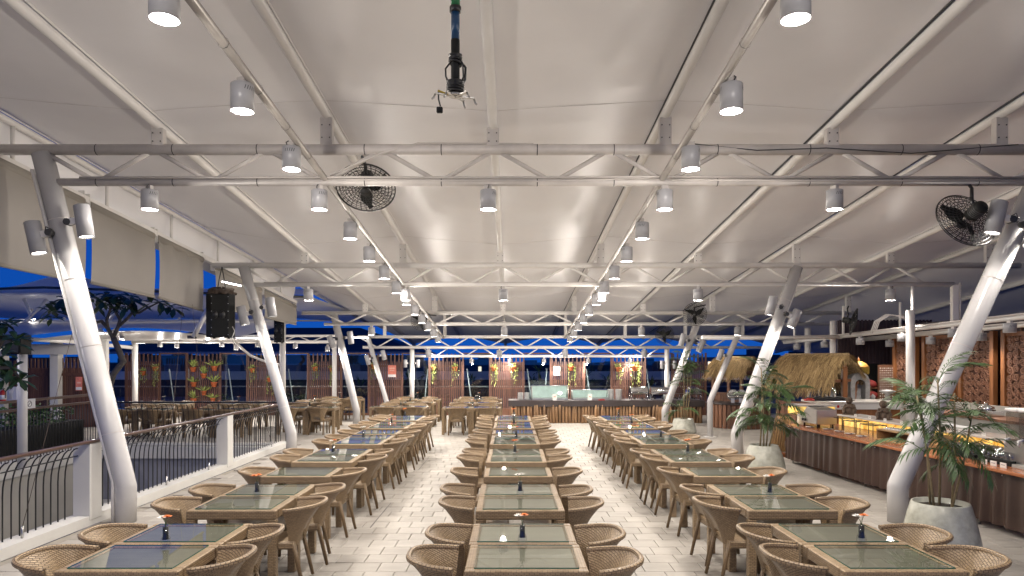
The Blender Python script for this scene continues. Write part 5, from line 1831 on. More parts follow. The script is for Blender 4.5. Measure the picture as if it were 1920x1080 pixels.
def palm(label, loc, pot_h, r_top, r_max, stems, sc, seed, bare=.3):
    rs = random.Random(seed)
    t = thing('potted_palm', label, 'potted plant', loc, 0, 'palms in pale planters')
    H = pot_h
    prof = [(r_max * .80, 0), (r_max * .93, H * .04), (r_max, H * .16), (r_max * .995, H * .26), (r_max * .93, H * .48), (r_max * .62 + r_top * .30, H * .76), (r_top + .012, H * .975), (r_top + .004, H), (r_top - .014, H * .995), (r_top - .028, H * .9), (.0001, H * .89)]
    MB().lathe(prof, 36).build('pot', M['pot_white'], t)
    MB().lathe([(r_top - .035, H * .905), (.0001, H * .93)], 24).build('soil', M['soil'], t)
    for (sx, sy, tx, ty, hh, nf) in stems:
        st = MB().tube([(sx, sy, H * .9), ((sx + tx) / 2 + .02, (sy + ty) / 2, H * .9 + hh * .5), (tx, ty, H * .9 + hh)], [.016 * sc ** .5, .013 * sc ** .5, .009], 7)
        stem = st.build('stem', M['stem'], t)
        for k in range(nf):
            f = rs.uniform(bare, 1.0)
            a = 2.4 * k + rs.uniform(-.5, .5)
            x, y = sx + (tx - sx) * f, sy + (ty - sy) * f
            z = H * .9 + hh * f
            L = sc * rs.uniform(.55, .85) * (1.1 - .25 * f)
            place('frond', fronds[k % 4], stem, (x, y, z), (0, -rs.uniform(-.1, .75) + (.35 if f < .6 else -.1), a), (L, L, L))
    return t
palm('big pale planter with an arching palm beside the near right column', (4.72, 7.55, .012), .565, .275, .385,
     [(-.10, -.05, -.26, .0, 1.22, 9), (.02, .05, .03, .1, 1.42, 11), (.10, -.04, .14, -.02, 1.25, 11), (.06, -.1, .26, -.12, 1.0, 8), (-.05, .1, -.10, .2, 1.1, 8)], .74, 4, .45)
palm('middle pale planter with a feathery palm beside the second right column', (4.75, 12.9, .012), .52, .25, .385,
     [(.0, .0, -.05, .0, 1.50, 16), (.06, .04, .16, .05, 1.4, 15), (-.05, .05, .0, .12, 1.15, 9), (.08, -.05, .28, -.05, 1.0, 7)], .85, 8, .25)
palm('farthest pale planter with a tall lady palm before the log counter', (4.93, 19.6, .012), .43, .26, .36,
     [(.0, .0, .0, .0, 1.75, 13), (.05, .02, .14, .02, 1.6, 12), (-.05, .0, -.10, .05, .45, 7), (.08, -.02, .22, -.02, 1.3, 9)], .80, 15, .50)

# ================================================================== SKIRTED BUFFET COUNTER ON THE RIGHT
BA = Vector((5.66, 14.15, 0)); BB = Vector((6.12, 6.2, 0))
BD = (BB - BA).normalized(); BL = (BB - BA).length
BRZ = math.atan2(BD.y, BD.x)
BN = Vector((-BD.y, BD.x, 0))
BH = .80
def bf(s, t_, z=BH): return tuple(BA + BD * s + BN * t_ + Vector((0, 0, z)))
t = thing('buffet_counter', 'long buffet counter with a pleated brown skirt along the right side', 'buffet counter', tuple(BA), BRZ)
MB().box((BL / 2, .62, BH - .02), (BL + .08, 1.38, .04)).build('counter_top', wood('counter_timber_long', (.25, .085, .035), (.36, .135, .058), .25, 'X'), t, .008)
def pleat(s, v):
    x = BL * s
    amp = (.008 + .014 * v) * (1 + .6 * math.sin(x * 3.7) * math.sin(x * 1.3 + 1))
    y = .03 - .01 + amp * math.sin(2 * math.pi * x / .21 + 2.6 * math.sin(x * 1.9) + 1.6 * math.sin(x * 4.7)) + .012 * math.sin(2 * math.pi * x / .61) * v - .02 * v
    return (x, y, BH - .045 - (BH - .045 - .10) * v)
MB().grid(pleat, 420, 5).build('skirt', M['skirt'], t)
def pleat2(s, v):
    y = 1.26 * s
    return (-.012 + .02 * math.sin(2 * math.pi * y / .16) * (.5 + v * .5), y, BH - .045 - (BH - .045 - .10) * v)
MB().grid(pleat2, 70, 4).build('skirt_end', M['skirt'], t)
for k in range(7):
    for yy in (.10, 1.2):
        MB().tube([(.12 + (BL - .24) * k / 6, yy, .012), (.12 + (BL - .24) * k / 6, yy, BH - .06)], .018, 8).build('leg', M['chrome'], t)
pn = MB()
for k in range(12):
    x = .5 + .66 * k
    pn.lathe([(.0001, .0), (.010, .004), (.006, .012), (.0001, .014)], 8, (0, 0, 0), Matrix.Translation((x, .0, BH - .075 - .02 * (k % 2))) @ Matrix.Rotation(R(90), 4, 'X'))
pn.build('clip', M['steel'], t)
# backlit riser
t = thing('lit_riser', 'raised marble shelf with a glowing yellow front behind the buffet', 'shelf', bf(.2, .98, BH + .001), BRZ)
RL = BL - .3
MB().box((RL / 2, .25, .20), (RL, .50, .035)).build('shelf_top', M['marble'], t, .005)
seg = 9
for k in range(seg):
    MB().box((RL * (k + .5) / seg, .05, .09), (RL / seg - .012, .03, .17)).build('onyx_panel', M['onyx'], t)
MB().box((RL / 2, .30, .09), (RL, .36, .175)).build('rear_body', M['marble'], t)
for k in range(12):
    s = .6 + .48 * k
    c = thing('name_card', 'small white food label on the lit shelf, %s from the far end' % ORD[k].replace('nearest', 'first'), 'label card', bf(.2 + s, 1.02, BH + .219), BRZ, 'food label cards')
    MB().box((0, 0, .022), (.075, .006, .044)).build('card', M['card'], c)
    MB().box((0, -.004, .026), (.045, .002, .006)).build('print', M['ink'], c)
# toaster oven and plates at the far end
t = thing('conveyor_toaster', 'steel conveyor toaster on the far end of the buffet', 'toaster', bf(.62, .36), BRZ)
vs = [(-.30, -.2, .08), (.34, -.2, .08), (.34, -.2, .36), (-.05, -.2, .40), (-.30, -.2, .20)]
vs = vs + [(x, .2, z) for x, _, z in vs]
MB().add(vs, [(0, 1, 2, 3, 4), (9, 8, 7, 6, 5), (0, 5, 6, 1), (1, 6, 7, 2), (2, 7, 8, 3), (3, 8, 9, 4), (4, 9, 5, 0)]).build('body', M['steel'], t, .008)
MB().add([(-.305, -.16, .215), (-.065, -.16, .408), (-.065, .16, .408), (-.305, .16, .215)], [(0, 1, 2, 3)]).build('inlet', M['black'], t)
for sx in (-.24, .28):
    for sy in (-.15, .15):
        MB().lathe([(.022, 0), (.016, .085)], 8, (sx, sy, 0)).build('foot', M['black'], t)
for q in range(2):
    MB().lathe([(.028, 0), (.026, .03), (.0001, .032)], 12, (0, 0, 0), Matrix.Translation((-.18 + .09 * q, -.2, .14)) @ Matrix.Rotation(R(90), 4, 'X')).build('knob', M['black'], t)
plates('low stack of white plates beside the toaster', bf(.16, .30), 13, .13, .017)
# wire stands with saucers
for k, (s, tt) in enumerate([(1.05, .62), (1.55, .60), (2.05, .62)]):
    t = thing('wire_stand', 'black wire display stand on the buffet, %s from the far end' % ['first', 'second', 'third'][k], 'display stand', bf(s, tt), BRZ, 'wire display stands')
    w = MB()
    hh = .22 - .02 * k
    for sx in (-.2, .2):
        for sy in (-.12, .12):
            w.tube([(sx, sy, 0), (sx, sy, hh)], .008, 6)
    w.build('leg', M['black'], t)
    w = MB()
    w.tube([(-.2, -.12, hh), (.2, -.12, hh), (.2, .12, hh), (-.2, .12, hh)], .008, 6, False, True)
    w.tube([(-.2, 0, hh), (.2, 0, hh)], .007, 5)
    w.build('top_ring', M['black'], t)
for k, (s, tt) in enumerate([(.72, .16), (1.12, .30), (1.52, .30), (1.92, .27), (2.30, .27)]):
    t = thing('saucer', 'white saucer with a dark spoon on the buffet edge, %s from the far end' % ['first', 'second', 'third', 'fourth', 'fifth'][k], 'saucer', bf(s, tt), BRZ, 'saucers on the buffet edge')
    MB().lathe([(.0001, .003), (.05, .0), (.055, .004), (.095, .014), (.095, .017), (.05, .008), (.0001, .008)], 20).build('dish', M['china'], t)
    MB().tube([(-.07, .02, .02), (.03, 0, .016), (.07, -.005, .018)], [.005, .005, .014], 6).build('spoon', M['dark_metal'], t)
# wooden riser box with cutlery
t = thing('cutlery_box', 'open-fronted wooden box with white napkins on the buffet', 'box', bf(3.25, .50), BRZ)
W, Dp, Hh = 1.15, .40, .17
MB().box((0, 0, .010), (W, Dp, .016)).build('bottom', M['box_wood'], t)
MB().box((0, 0, Hh), (W, Dp, .022)).build('top', M['box_wood'], t)
for sx in (-1, 1):
    MB().box((sx * (W / 2 - .01), 0, Hh / 2 + .003), (.02, Dp - .004, Hh - .03)).build('side', M['box_wood'], t)
MB().box((0, Dp / 2 - .01, Hh / 2 + .003), (W - .05, .016, Hh - .03)).build('rear', M['box_wood'], t)
for k in range(9):
    c = thing('napkin', 'folded white napkin on the wooden box, %s from the far end' % ORD[k].replace('nearest', 'first'), 'napkin', bf(2.78 + .115 * k, .48, BH + Hh + .012), BRZ + rnd.uniform(-.3, .3), 'napkins on the wooden box')
    MB().box((0, 0, .008), (.075, .20, .014)).build('fold', M['paper'], c, .004)
    MB().tube([(0, -.08, .022), (.01, .06, .020)], .006, 5).build('cutlery', M['chrome'], c)
t = thing('bread_box', 'small yellow wooden crate at the near end of the cutlery box', 'crate', bf(4.02, .52), BRZ)
for z in (.03, .10, .17):
    for sy in (-1, 1):
        MB().box((0, sy * .16, z), (.30, .014, .058)).build('slat', M['box_wood'], t)
    for sx in (-1, 1):
        MB().box((sx * .157, 0, z), (.014, .30, .058)).build('slat', M['box_wood'], t)
MB().box((0, 0, .008), (.29, .29, .012)).build('bottom', M['box_wood'], t)
# long white serving dish on the riser
t = thing('boat_dish', 'long white boat-shaped dish on the lit shelf', 'dish', bf(3.5, 1.2, BH + .22), BRZ)
def boat(s, v):
    a = 2 * math.pi * s
    rr = .35 + .65 * v
    return (.48 * rr * math.cos(a), .13 * rr * math.sin(a), .06 * v * v + .03 * v * abs(math.cos(a)) ** 3 + .002)
MB().grid(boat, 32, 5).build('shell', M['china'], t)
MB().add([(.48 * .36 * math.cos(2 * math.pi * k / 20), .13 * .36 * math.sin(2 * math.pi * k / 20), .003) for k in range(20)], [tuple(range(20))]).build('base', M['china'], t)
# crouching stone monkeys
def monkey(label, loc, rz):
    t = thing('stone_statue', label, 'statue', loc, rz, 'crouching stone statues')
    t.scale = (1.15, 1.15, 1.15)
    b = MB()
    b.lathe([(.075, .0), (.088, .03), (.082, .09), (.066, .15), (.055, .185), (.0001, .195)], 14)
    b.lathe([(.0001, -.062), (.035, -.055), (.058, -.02), (.062, .012), (.048, .045), (.0001, .064)], 14, (-.012, -.02, .245))
    b.lathe([(.0001, -.028), (.026, -.018), (.030, 0), (.022, .02), (.0001, .026)], 10, (-.02, -.075, .232))
    for s in (-1, 1):
        b.tube([(s * .062, -.01, .165), (s * .088, -.045, .115), (s * .035, -.085, .125), (s * .006, -.088, .150)], [.026, .022, .018, .016], 8)
        b.tube([(s * .055, .01, .05), (s * .088, -.055, .085), (s * .075, -.09, .03), (s * .07, -.125, .014)], [.042, .036, .026, .018], 8)
        b.lathe([(.0001, -.012), (.02, 0), (.0001, .012)], 8, (s * .06, -.01, .25))
    b.build('body', M['statue'], t)
    MB().box((0, -.01, .006), (.20, .22, .016)).build('plinth', M['statue'], t)
monkey('crouching brown stone monkey on the lit shelf, farther one', tuple(BA + BD * .35 + BN * 1.17 + Vector((0, 0, BH + .222))), R(-40))
monkey('crouching brown stone monkey on the lit shelf, nearer one', tuple(BA + BD * 1.5 + BN * 1.17 + Vector((0, 0, BH + .222))), R(-40))
# glasses on black trays
gl_me = MB().lathe([(.026, .001), (.028, .004), (.034, .10), (.0325, .10), (.026, .012), (.0001, .010)], 8).mesh('tumbler', M['tumbler'])
n_g = 0
for k in range(2):
    t = thing('glass_rack', 'black tray packed with upturned drinking glasses, %s one' % ['farther', 'nearer'][k], 'glass rack', bf(4.72 + .62 * k, .46), BRZ, 'trays of glasses')
    MB().box((0, 0, .035), (.58, .46, .066)).build('tray', M['black_matt'], t, .006)
    for i in range(7):
        for j in range(5):
            place('tumbler', gl_me, t, (-.24 + .08 * i, -.175 + .087 * j, .069))
# juice dispenser
t = thing('juice_dispenser', 'clear twin juice dispenser on a steel base at the right frame edge', 'dispenser', bf(5.62, .50), BRZ)
MB().box((0, 0, .16), (.40, .40, .31)).build('base', M['steel'], t, .012)
MB().box((0, 0, .02), (.44, .52, .04)).build('drip_tray', M['grey_counter'], t)
for sx in (-1, 1):
    MB().box((sx * .105, 0, .50), (.19, .36, .36)).build('tank', pane('frosted_tank', (.80, .78, .75), .15, .12), t, .02)
    MB().box((sx * .105, 0, .70), (.20, .38, .04)).build('lid', M['paper'], t, .012)
    MB().tube([(sx * .105, -.19, .34), (sx * .105, -.25, .33), (sx * .105, -.25, .26)], .018, 8).build('tap', M['paper'], t)
for k in range(3):
    c = thing('name_card', 'white drink label at the right frame edge, %s one' % ['far', 'middle', 'near'][k], 'label card', bf(5.35 + .16 * k, .10), BRZ, 'drink label cards')
    MB().box((0, 0, .03), (.10, .008, .06)).build('card', M['card'], c)
    MB().box((0, -.005, .034), (.06, .002, .008)).build('print', M['ink'], c)

# ================================================================== REAR BAR, STALLS, CARVED WALL
# white service bar across the end
p0 = at(1532, 760, 15.6)
t = thing('service_bar', 'white-fronted service bar behind the buffet with a small red emblem', 'bar counter', (p0.x, 15.6, 0))
BW = at(1690, 760, 15.6).x - p0.x
MB().box((BW / 2, .38, 1.155), (BW + .06, .82, .05)).build('bar_top', M['marble'], t, .006)
MB().box((BW / 2, .02, 1.06), (BW, .04, .135)).build('fascia', M['wall_white'], t)
MB().box((BW / 2, .05, .50), (BW - .02, .04, .98)).build('front_panel', M['orange_wood'], t)
MB().box((BW * .25, -.003, 1.06), (.05, .004, .06)).build('emblem', M['red'], t)
MB().box((BW * .25 + .16, -.003, 1.06), (.20, .004, .012)).build('print', M['ink'], t)
MB().box((BW - .1, -.004, 1.06), (.10, .006, .09)).build('socket_plate', M['paper'], t)
MB().box((BW / 2, .45, .55), (BW - .1, .5, 1.1)).build('body', M['slat_dark'], t)
# onyx end and driftwood bundle at left of it
p1 = at(1492, 760, 14.9)
t = thing('onyx_counter_end', 'glowing yellow stone counter end behind the middle palm', 'counter', (p1.x, 14.9, 0))
MB().box((.42, .2, 1.02), (.86, .4, .17)).build('onyx_panel', M['onyx'], t)
MB().box((.42, .2, 1.125), (.92, .46, .04)).build('top', M['marble'], t)
MB().box((.42, .2, .46), (.84, .38, .92)).build('body', M['gaz_wood'], t)
t = thing('driftwood_bundle', 'slanting driftwood sticks facing the counter end', 'driftwood', tuple(at(1446, 838, 14.5).xy) + (0,))
for k in range(7):
    x = .05 * k + rnd.uniform(-.01, .01)
    MB().tube([(x * 1.1 - .02, 0, .18), (x + .06 + rnd.uniform(-.03, .03), .03, .55), (x + .14, .05, .93)], [.030, .026, .022], 7).build('stick', M['box_wood'], t)
MB().tube([(-.1, -.02, .15), (.6, -.05, .10)], .055, 10).build('base_log', M['counter_top'], t)
t = thing('hob', 'black gas hob with a red cloth on the service bar', 'hob', tuple(at(1545, 750, 15.9).xy) + (1.182,))
MB().box((.1, 0, .03), (.9, .45, .06)).build('body', M['black'], t)
for k in range(3):
    MB().lathe([(.07, .06), (.085, .075), (.07, .09), (.05, .075)], 12, (-.15 + .25 * k, 0, 0)).build('burner', M['dark_metal'], t)
t = thing('red_cloth', 'folded red cloth lying on the service bar', 'cloth', tuple(at(1517, 750, 15.7).xy) + (1.182,))
MB().box((0, 0, .02), (.20, .14, .04)).build('fold', M['red'], t, .01)
MB().box((.03, .02, .05), (.12, .10, .02)).build('top_fold', M['red'], t, .006)
t = thing('offering_bowl', 'footed stone bowl on the right end of the service bar', 'bowl', tuple(at(1664, 740, 16.0).xy) + (1.182,))
MB().lathe([(.09, 0), (.10, .02), (.05, .06), (.045, .12), (.10, .16), (.17, .19), (.175, .215), (.15, .21), (.0001, .18)], 18).build('bowl', M['stone'], t)
MB().lathe([(.10, .20), (.12, .225), (.0001, .24)], 14).build('filling', M['paper'], t)

# thatched stalls
def thatch_stall(label, loc, rz, L, W, z_e, z_r, seed, n):
    rs = random.Random(seed)
    t = thing('thatched_stall', label, 'stall', loc, rz, 'thatched stalls')
    def sec(a):      # arched roof section, a from -1 to 1 across the width
        return W / 2 * a * (1.0 + .12 * abs(a)), z_e + (z_r - z_e) * (1 - abs(a) ** 1.75)
    def rf(s, v):
        y, z = sec(2 * v - 1)
        return ((s - .5) * L, y, z)
    roof_p = MB().grid(rf, 14, 16).grid(lambda s, v: Vector(rf(1 - s, v)) - Vector((0, 0, .07)), 14, 16).build('roof', M['straw'], t)
    st = MB()
    clump = {}
    def shade(x, q):
        k_ = (int(x / .05), int(q * 5))
        if k_ not in clump: clump[k_] = rs.random()
        c_ = min(.98, max(.02, .55 * clump[k_] + .45 * rs.random()))
        return [tuple((c_, .5) for _ in range(4))]
    for _ in range(n):
        s, a = rs.uniform(-.03, 1.03), rs.uniform(-1, 1)
        y0, z0 = sec(a)
        a2 = a + math.copysign(rs.uniform(.14, .34), a)
        y1, z1 = sec(min(1.28, max(-1.28, a2)))
        x = (s - .5) * L
        dx = rs.gauss(0, .06) + (.07 * (s - .5))
        lift = rs.uniform(-.01, .05)
        w = rs.uniform(.005, .011)
        p, q = Vector((x, y0, z0 + lift)), Vector((x + dx, y1, z1 + lift + rs.uniform(-.04, .02)))
        st.add([p - Vector((w, 0, 0)), p + Vector((w, 0, 0)), q + Vector((w * .4, 0, 0)), q - Vector((w * .4, 0, 0))], [(0, 1, 2, 3)], False, shade(x + 9, a))
    for end in (-.5, .5):            # shaggy gable ends
        for _ in range(n // 16):
            a = rs.uniform(-1.05, 1.05)
            y, z = sec(a)
            p = Vector((end * L, y, z))
            d = Vector((end * rs.uniform(.05, .25), rs.gauss(0, .05) + a * .10, -rs.uniform(.06, .22)))
            w = rs.uniform(.005, .011)
            st.add([p - Vector((0, w, 0)), p + Vector((0, w, 0)), p + d + Vector((0, w * .3, 0)), p + d - Vector((0, w * .3, 0))], [(0, 1, 2, 3)], False, shade(y + 30, a))
    st.build('thatch', M['straw_blades'], roof_p, kind='stuff')
    MB().tube([(-L / 2 - .05, 0, z_r + .03), (L / 2 + .05, 0, z_r + .03)], .045, 8).build('ridge_roll', M['straw'], roof_p)
    for sx in (-1, 1):
        for sy in (-1, 1):
            MB().box((sx * (L / 2 - .14), sy * (W / 2 - .10), (z_e + .08) / 2), (.09, .09, z_e + .08)).build('post', M['gaz_wood'], t)
        MB().box((sx * (L / 2 - .14), 0, z_e + .05), (.06, W, .07)).build('tie_beam', M['gaz_wood'], t)
    for sy in (-1, 1):
        MB().box((0, sy * (W / 2 - .10), z_e), (L - .1, .06, .07)).build('wall_plate', M['gaz_wood'], t)
        for q in range(8):
            MB().box((-(L - .34) / 2 + (L - .34) * (q + .5) / 8, sy * (W / 2 - .10), .50), ((L - .36) / 8 - .008, .03, 1.0)).build('board', M['gaz_wood'], t)
        MB().box((0, sy * (W / 2 - .10), 1.03), (L - .2, .12, .05)).build('shelf', M['gaz_wood'], t)
    for q in range(5):
        MB().box((L / 2 - .14, -(W - .3) / 2 + (W - .3) * (q + .5) / 5, .55), (.03, (W - .3) / 5 - .01, 1.1)).build('board', M['gaz_wood'], t)
    return t
c = at(1533, 700, 17.6)
thatch_stall('larger lit thatched stall behind the service bar', (c.x, 17.7, 0), R(-58), 1.7, 1.30, 1.55, 2.21, 3, 9000)
c = at(1384, 700, 22.0)
thatch_stall('smaller darker thatched stall behind the second right column', (c.x, 22.3, 0), R(-50), 1.3, 1.10, 1.66, 2.14, 6, 4500)
t = thing('wok', 'black wok leaning inside the larger thatched stall', 'wok', tuple(at(1550, 738, 16.7)))
MB().lathe([(.0001, -.09), (.10, -.075), (.18, -.03), (.21, .03), (.2, .03), (.10, -.06), (.0001, -.075)], 24, (0, 0, 0), Matrix.Rotation(R(62), 4, 'X') @ Matrix.Rotation(R(25), 4, 'Y')).build('pan', M['black'], t)
MB().tube([(.205 * math.cos(2 * math.pi * k / 28), .205 * math.sin(2 * math.pi * k / 28) * math.cos(R(62)) - .03 * math.sin(R(62)), .205 * math.sin(2 * math.pi * k / 28) * math.sin(R(62)) + .03 * math.cos(R(62))) for k in range(28)], .010, 5, False, True).build('rim', M['chrome'], t)
# curved wooden counter under the far stall
cx, cy = at(1400, 760, 20.9).x, 21.6
t = thing('curved_counter', 'curved plank-fronted counter with open chafing dishes behind the second right column', 'counter', (cx, cy, 0))
pk = MB().box((0, 0, .36), (.105, .04, .70)).mesh('plank', M['gaz_wood'])
for k in range(15):
    a = R(200 + 8.6 * k)
    place('plank', pk, t, (.95 * math.cos(a), .95 * math.sin(a), .012), (0, 0, a + math.pi / 2))
MB().lathe([(.0001, .74), (1.0, .74), (1.02, .76), (1.0, .78), (.0001, .78)], 40).build('counter_top', M['cloth_dark'], t)
for k, (u, lb) in enumerate([(1374, 'left'), (1389, 'right')]):
    p = at(u, 740, 20.9)
    c = thing('open_chafer', 'round chafing dish with its lid raised on the curved counter, %s one' % lb, 'chafing dish', (p.x, p.y, .80), R(-20), 'open chafing dishes')
    MB().lathe([(.15, .15), (.17, .20), (.165, .21), (.0001, .17)], 20).build('pan', M['chrome'], c)
    MB().lathe([(.18, 0), (.14, .06), (.0001, .19)], 20, (0, 0, .24), Matrix.Translation((0, .17, .22)) @ Matrix.Rotation(R(-75), 4, 'X') @ Matrix.Translation((0, 0, -.22))).build('lid', M['chrome'], c)
    MB().box((0, .0, .075), (.10, .08, .15)).build('stand', M['steel'], c)

# dark corrugated wall at the end
t = thing('corrugated_wall', 'dark corrugated wall behind the stone shrine and yellow parasol', 'wall', (0, 19.9, 0))
xw0 = at(1573, 0, 19.9).x
MB().box(((xw0 + 12.2) / 2, .1, 1.6), (12.2 - xw0, .08, 3.3)).build('panel', M['purple_wall'], t)
rb = MB().box((0, 0, 2.62), (.045, .035, 1.3)).mesh('rib', M['purple_wall'])
for k in range(26):
    place('rib', rb, t, (xw0 + .06 + .105 * k, .045, 0))
MB().box((9.9, .02, 1.0), (1.5, .06, 2.0)).build('niche_shade', M['black_matt'], t)  # flat black slab stands in for the shade inside the niche
# lattice panel with pale dots
p = at(1661, 745, 19.0)
t = thing('lattice_panel', 'dark lattice panel with rows of pale square dots', 'panel', (p.x, 19.0, 0))
MB().box((0, 0, 1.40), (.44, .04, 1.15)).build('board', M['gaz_wood'], t)
dm = MB().box((0, 0, 0), (.026, .012, .026)).mesh('dot', M['card'])
for i in range(7):
    for j in range(16):
        place('dot', dm, t, (-.165 + .055 * i, -.024, .92 + .064 * j), (0, 0, 0), (1, 1, 1) if (i + j) % 2 else (.6, 1, .6))
MB().box((0, .0, .41), (.50, .06, .82)).build('base_board', M['gaz_wood'], t)
# Balinese parasol, shrine, red figures
p = at(1610, 700, 17.9)
t = thing('ceremonial_parasol', 'golden fringed ceremonial parasol beside the thatched stall', 'parasol', (p.x, 17.9, 0))
zr = at(0, 696, 17.9).z
MB().tube([(0, 0, .01), (0, 0, zr + .32)], .016, 8).build('pole', M['orange_wood'], t)
MB().lathe([(.25, zr + .09), (.245, zr + .12), (.18, zr + .20), (.08, zr + .255), (.0001, zr + .27)], 22).build('canopy', M['yellow'], t)
fg = MB()
for k in range(60):
    a = 2 * math.pi * k / 60
    x, y = .248 * math.cos(a), .248 * math.sin(a)
    l = rnd.uniform(.13, .18)
    fg.add([(x - .010 * math.sin(a), y + .010 * math.cos(a), zr + .095), (x + .010 * math.sin(a), y - .010 * math.cos(a), zr + .095), (x * .98 + .006 * math.sin(a), y * .98, zr + .095 - l), (x * .98 - .006 * math.sin(a), y * .98, zr + .095 - l)], [(0, 1, 2, 3)])
fg.build('fringe', M['fringe'], t)
MB().lathe([(.03, zr + .265), (.02, zr + .29), (.032, zr + .31), (.0001, zr + .37)], 10).build('finial', M['orange_wood'], t)
p = at(1608, 745, 17.4)
t = thing('stone_shrine', 'grey arched stone shrine beside the thatched stall', 'shrine', (p.x, 17.4, 0))
arc = [(-.24, 1.0), (-.24, 1.55)] + [(-.24 * math.cos(math.pi * k / 10), 1.55 + .26 * math.sin(math.pi * k / 10)) for k in range(1, 10)] + [(.24, 1.55), (.24, 1.0)]
inn = [(-.13, 1.0), (-.13, 1.48)] + [(-.13 * math.cos(math.pi * k / 10), 1.48 + .14 * math.sin(math.pi * k / 10)) for k in range(1, 10)] + [(.13, 1.48), (.13, 1.0)]
n_ = len(arc)
vs = [(x, -.14, z) for x, z in arc] + [(x, -.14, z) for x, z in inn] + [(x, .14, z) for x, z in arc] + [(x, .14, z) for x, z in inn]
fs = []
for k in range(n_ - 1):
    fs += [(k, n_ + k, n_ + k + 1, k + 1), (2 * n_ + k, 2 * n_ + k + 1, 3 * n_ + k + 1, 3 * n_ + k), (k, k + 1, 2 * n_ + k + 1, 2 * n_ + k), (n_ + k, 3 * n_ + k, 3 * n_ + k + 1, n_ + k + 1)]
MB().add(vs, fs).build('arch', M['stone'], t)
MB().box((0, .10, 1.32), (.26, .04, .64)).build('rear_slab', M['stone'], t)
MB().box((0, 0, .5), (.62, .40, 1.0)).build('plinth', M['stone'], t)
MB().lathe([(.10, 1.0), (.12, 1.05), (.07, 1.2), (.05, 1.24), (.06, 1.30), (.0001, 1.36)], 12).build('figure', M['stone'], t)
for sx in (-1, 1):
    MB().lathe([(.07, 1.0), (.085, 1.06), (.05, 1.14), (.06, 1.20), (.0001, 1.26)], 10, (sx * .36, -.05, 0)).build('small_figure', M['stone'], t)
p = at(1629, 745, 19.2)
for k, (dx, z, w, lb) in enumerate([(0, 1.35, .22, 'upper'), (.0, 1.05, .26, 'lower')]):
    t = thing('red_offering', '%s red cloth bundle in the dark niche behind the shrine' % lb, 'cloth bundle', (p.x + dx, 19.2, z))
    MB().lathe([(w * .8, 0), (w, .05), (w * .85, .14), (w * .4, .20), (.0001, .22)], 14).build('bundle', M['red_cloth'], t)
    MB().box((0, 0, -.02), (w * 2.1, .3, .04)).build('tray', M['gaz_wood'], t)
# finial post of the stall
p = at(1583, 690, 17.0)
t = thing('carved_post', 'orange carved post with a pointed finial right of the thatched stall', 'post', (p.x, 17.0, 0))
MB().box((0, 0, .95), (.12, .12, 1.9)).build('shaft', M['orange_wood'], t, .01)
MB().lathe([(.07, 1.90), (.075, 1.94), (.04, 1.97), (.055, 2.03), (.025, 2.08), (.035, 2.12), (.0001, 2.22)], 12).build('finial', M['orange_wood'], t)

# carved timber wall along the right side (x = 10.6)
WX = 10.6
def scroll_mesh(W, H, seed):
    """pierced panel of scrolls, in the y-z plane"""
    rs = random.Random(seed)
    mb = MB()
    cell = .175
    nx, nz = int(W / cell), int(H / cell)
    cx_, cz_ = W / nx, H / nz
    for i in range(nx):
        for j in range(nz):
            c0 = Vector((0, (i + .5) * cx_ + rs.uniform(-.01, .01), (j + .5 + .25 * (i % 2) - .12) * cz_))
            sgn = 1 if (i + j) % 2 else -1
            ph = rs.uniform(0, 6.28)
            pts = []
            for k in range(17):
                f = k / 16
                a = ph + sgn * f * 3.6 * math.pi
                r = .014 + (cell * .56 - .014) * f
                pts.append(c0 + Vector((0, r * math.cos(a), r * math.sin(a))))
            d = (pts[-1] - pts[-2]).normalized()
            pts.append(pts[-1] + d * .06)
            # flat ribbon with thickness
            w = .011
            L = len(pts)
            vs = []
            for q, p_ in enumerate(pts):
                tg = (pts[min(q + 1, L - 1)] - pts[max(q - 1, 0)]).normalized()
                s_ = Vector((0, -tg.z, tg.y))
                vs += [p_ + s_ * w + Vector((-.015, 0, 0)), p_ - s_ * w + Vector((-.015, 0, 0)), p_ - s_ * w + Vector((.015, 0, 0)), p_ + s_ * w + Vector((.015, 0, 0))]
            fs = []
            for q in range(L - 1):
                for e in range(4):
                    fs.append((q * 4 + e, q * 4 + (e + 1) % 4, q * 4 + 4 + (e + 1) % 4, q * 4 + 4 + e))
            mb.add(vs, fs)
    return mb.mesh('scrollwork', M['carved'])
PH = 1.75
sc_me = scroll_mesh(1.0, PH, 2)
def yw(u): return WX * F_PX / (u - U0)
mods = [(1677, 1720, 'behind the white post, farthest one'), (1732, 1790, 'second from the far end, behind the near right column'), (1800, 1866, 'third from the far end'), (1881, 1960, 'at the right frame edge'), (1985, 2090, 'next beyond the right frame edge'), (2130, 2280, 'nearest the camera')]
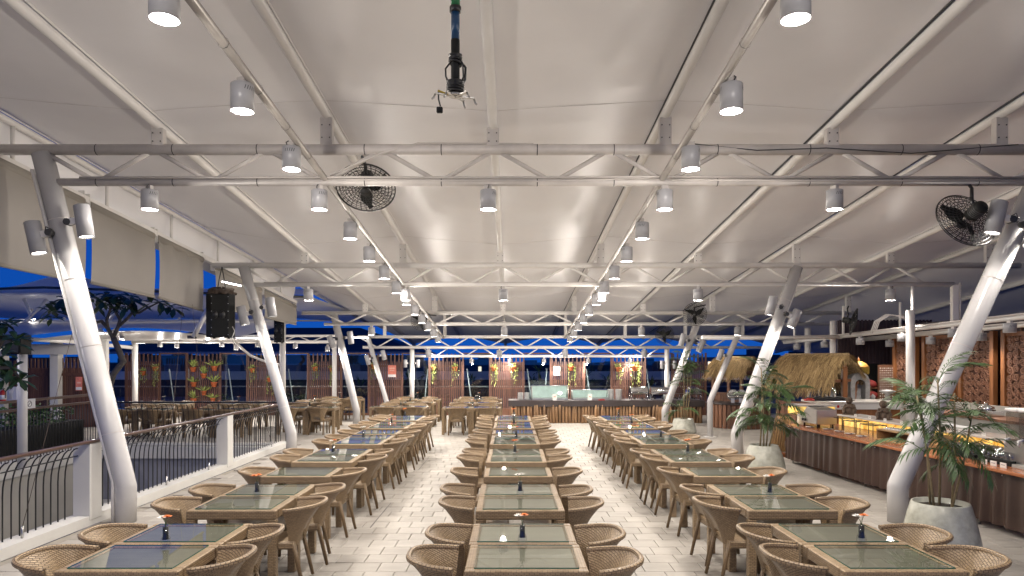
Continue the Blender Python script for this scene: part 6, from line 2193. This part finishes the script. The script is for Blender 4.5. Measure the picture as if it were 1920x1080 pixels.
for k, (u0, u1, lb) in enumerate(mods):
    ya, yb = yw(u1), yw(u0)
    W = yb - ya
    t = thing('carved_screen', 'carved scrollwork timber screen ' + lb, 'screen', (WX, ya, .95), 0, 'carved screens on the right wall')
    for yy in (.05, W - .05):
        MB().box((0, yy, PH / 2), (.11, .12, PH + .1)).build('frame_post', M['orange_wood'], t, .005)
    for zz in (.03, PH - .03):
        MB().box((.01, W / 2, zz), (.08, W - .22, .09)).build('frame_rail', M['orange_wood'], t)
    o = place('scrollwork', sc_me, t, (0, .11, .05), (0, 0, 0), (1, (W - .22) / 1.0, (PH - .1) / PH))
    MB().box((.045, W / 2, PH / 2), (.012, W - .2, PH - .05)).build('backing', plain('dark_red_backing', (.075, .03, .022), .7), t)
t = thing('right_wall', 'dark wall behind the carved screens with a grey dado', 'wall', (WX + .35, 0, 0))
MB().box((.1, 13.2, 1.55), (.1, 13.6, 3.1)).build('panel', M['purple_wall'], t)
MB().box((-.36, 13.0, .46), (.08, 13.2, .92)).build('dado', M['grey_counter'], t)
for k in range(14):
    MB().tube([(-.02, 12.9 + .45 * k, .95), (-.02, 12.9 + .45 * k, 2.9)], .03, 8).build('batten', M['slat_dark'], t)
# low counter with small boxes before the carved wall
t = thing('rear_counter', 'grey rear counter with a brown top before the carved screens', 'counter', (8.9, 8.2, 0))
MB().box((.35, 3.6, .50), (.70, 7.2, 1.0)).build('body', M['grey_counter'], t)
MB().box((.33, 3.6, 1.02), (.80, 7.3, .045)).build('counter_top', M['gaz_wood'], t)
MB().box((.66, 3.6, 1.13), (.05, 7.2, .18)).build('upstand', M['grey_counter'], t)
t = thing('chafing_dish', 'steel food warmer on the grey rear counter behind the near palm', 'food warmer', (9.2, 13.3, 1.045), R(90))
MB().box((0, 0, .05), (.5, .36, .10)).build('pan', M['chrome'], t, .01)
MB().lathe([(.16, .10), (.13, .17), (.03, .21), (.03, .24), (.0001, .245)], 18).build('lid', M['chrome'], t)
for k, (y, s) in enumerate([(10.3, .09), (11.5, .09), (13.9, .08)]):
    t = thing('table_card', 'tiny white card box on the rear counter, %s one' % ['near', 'middle', 'far'][k], 'card', (9.5, y, 1.045))
    MB().box((0, 0, .05), (s, s, .10)).build('box', M['paper'], t, .004)
    MB().box((0, 0, .106), (s * .8, s * .8, .008)).build('lid', M['card'], t)
t = thing('sink_tap', 'chrome tap on the grey rear counter', 'tap', (9.2, 12.0, 1.045))
MB().tube([(0, 0, 0), (0, 0, .26), (-.06, 0, .32), (-.14, 0, .30), (-.15, 0, .24)], .016, 8).build('spout', M['chrome'], t)
MB().lathe([(.035, 0), (.03, .03), (.0001, .035)], 12).build('base', M['chrome'], t)
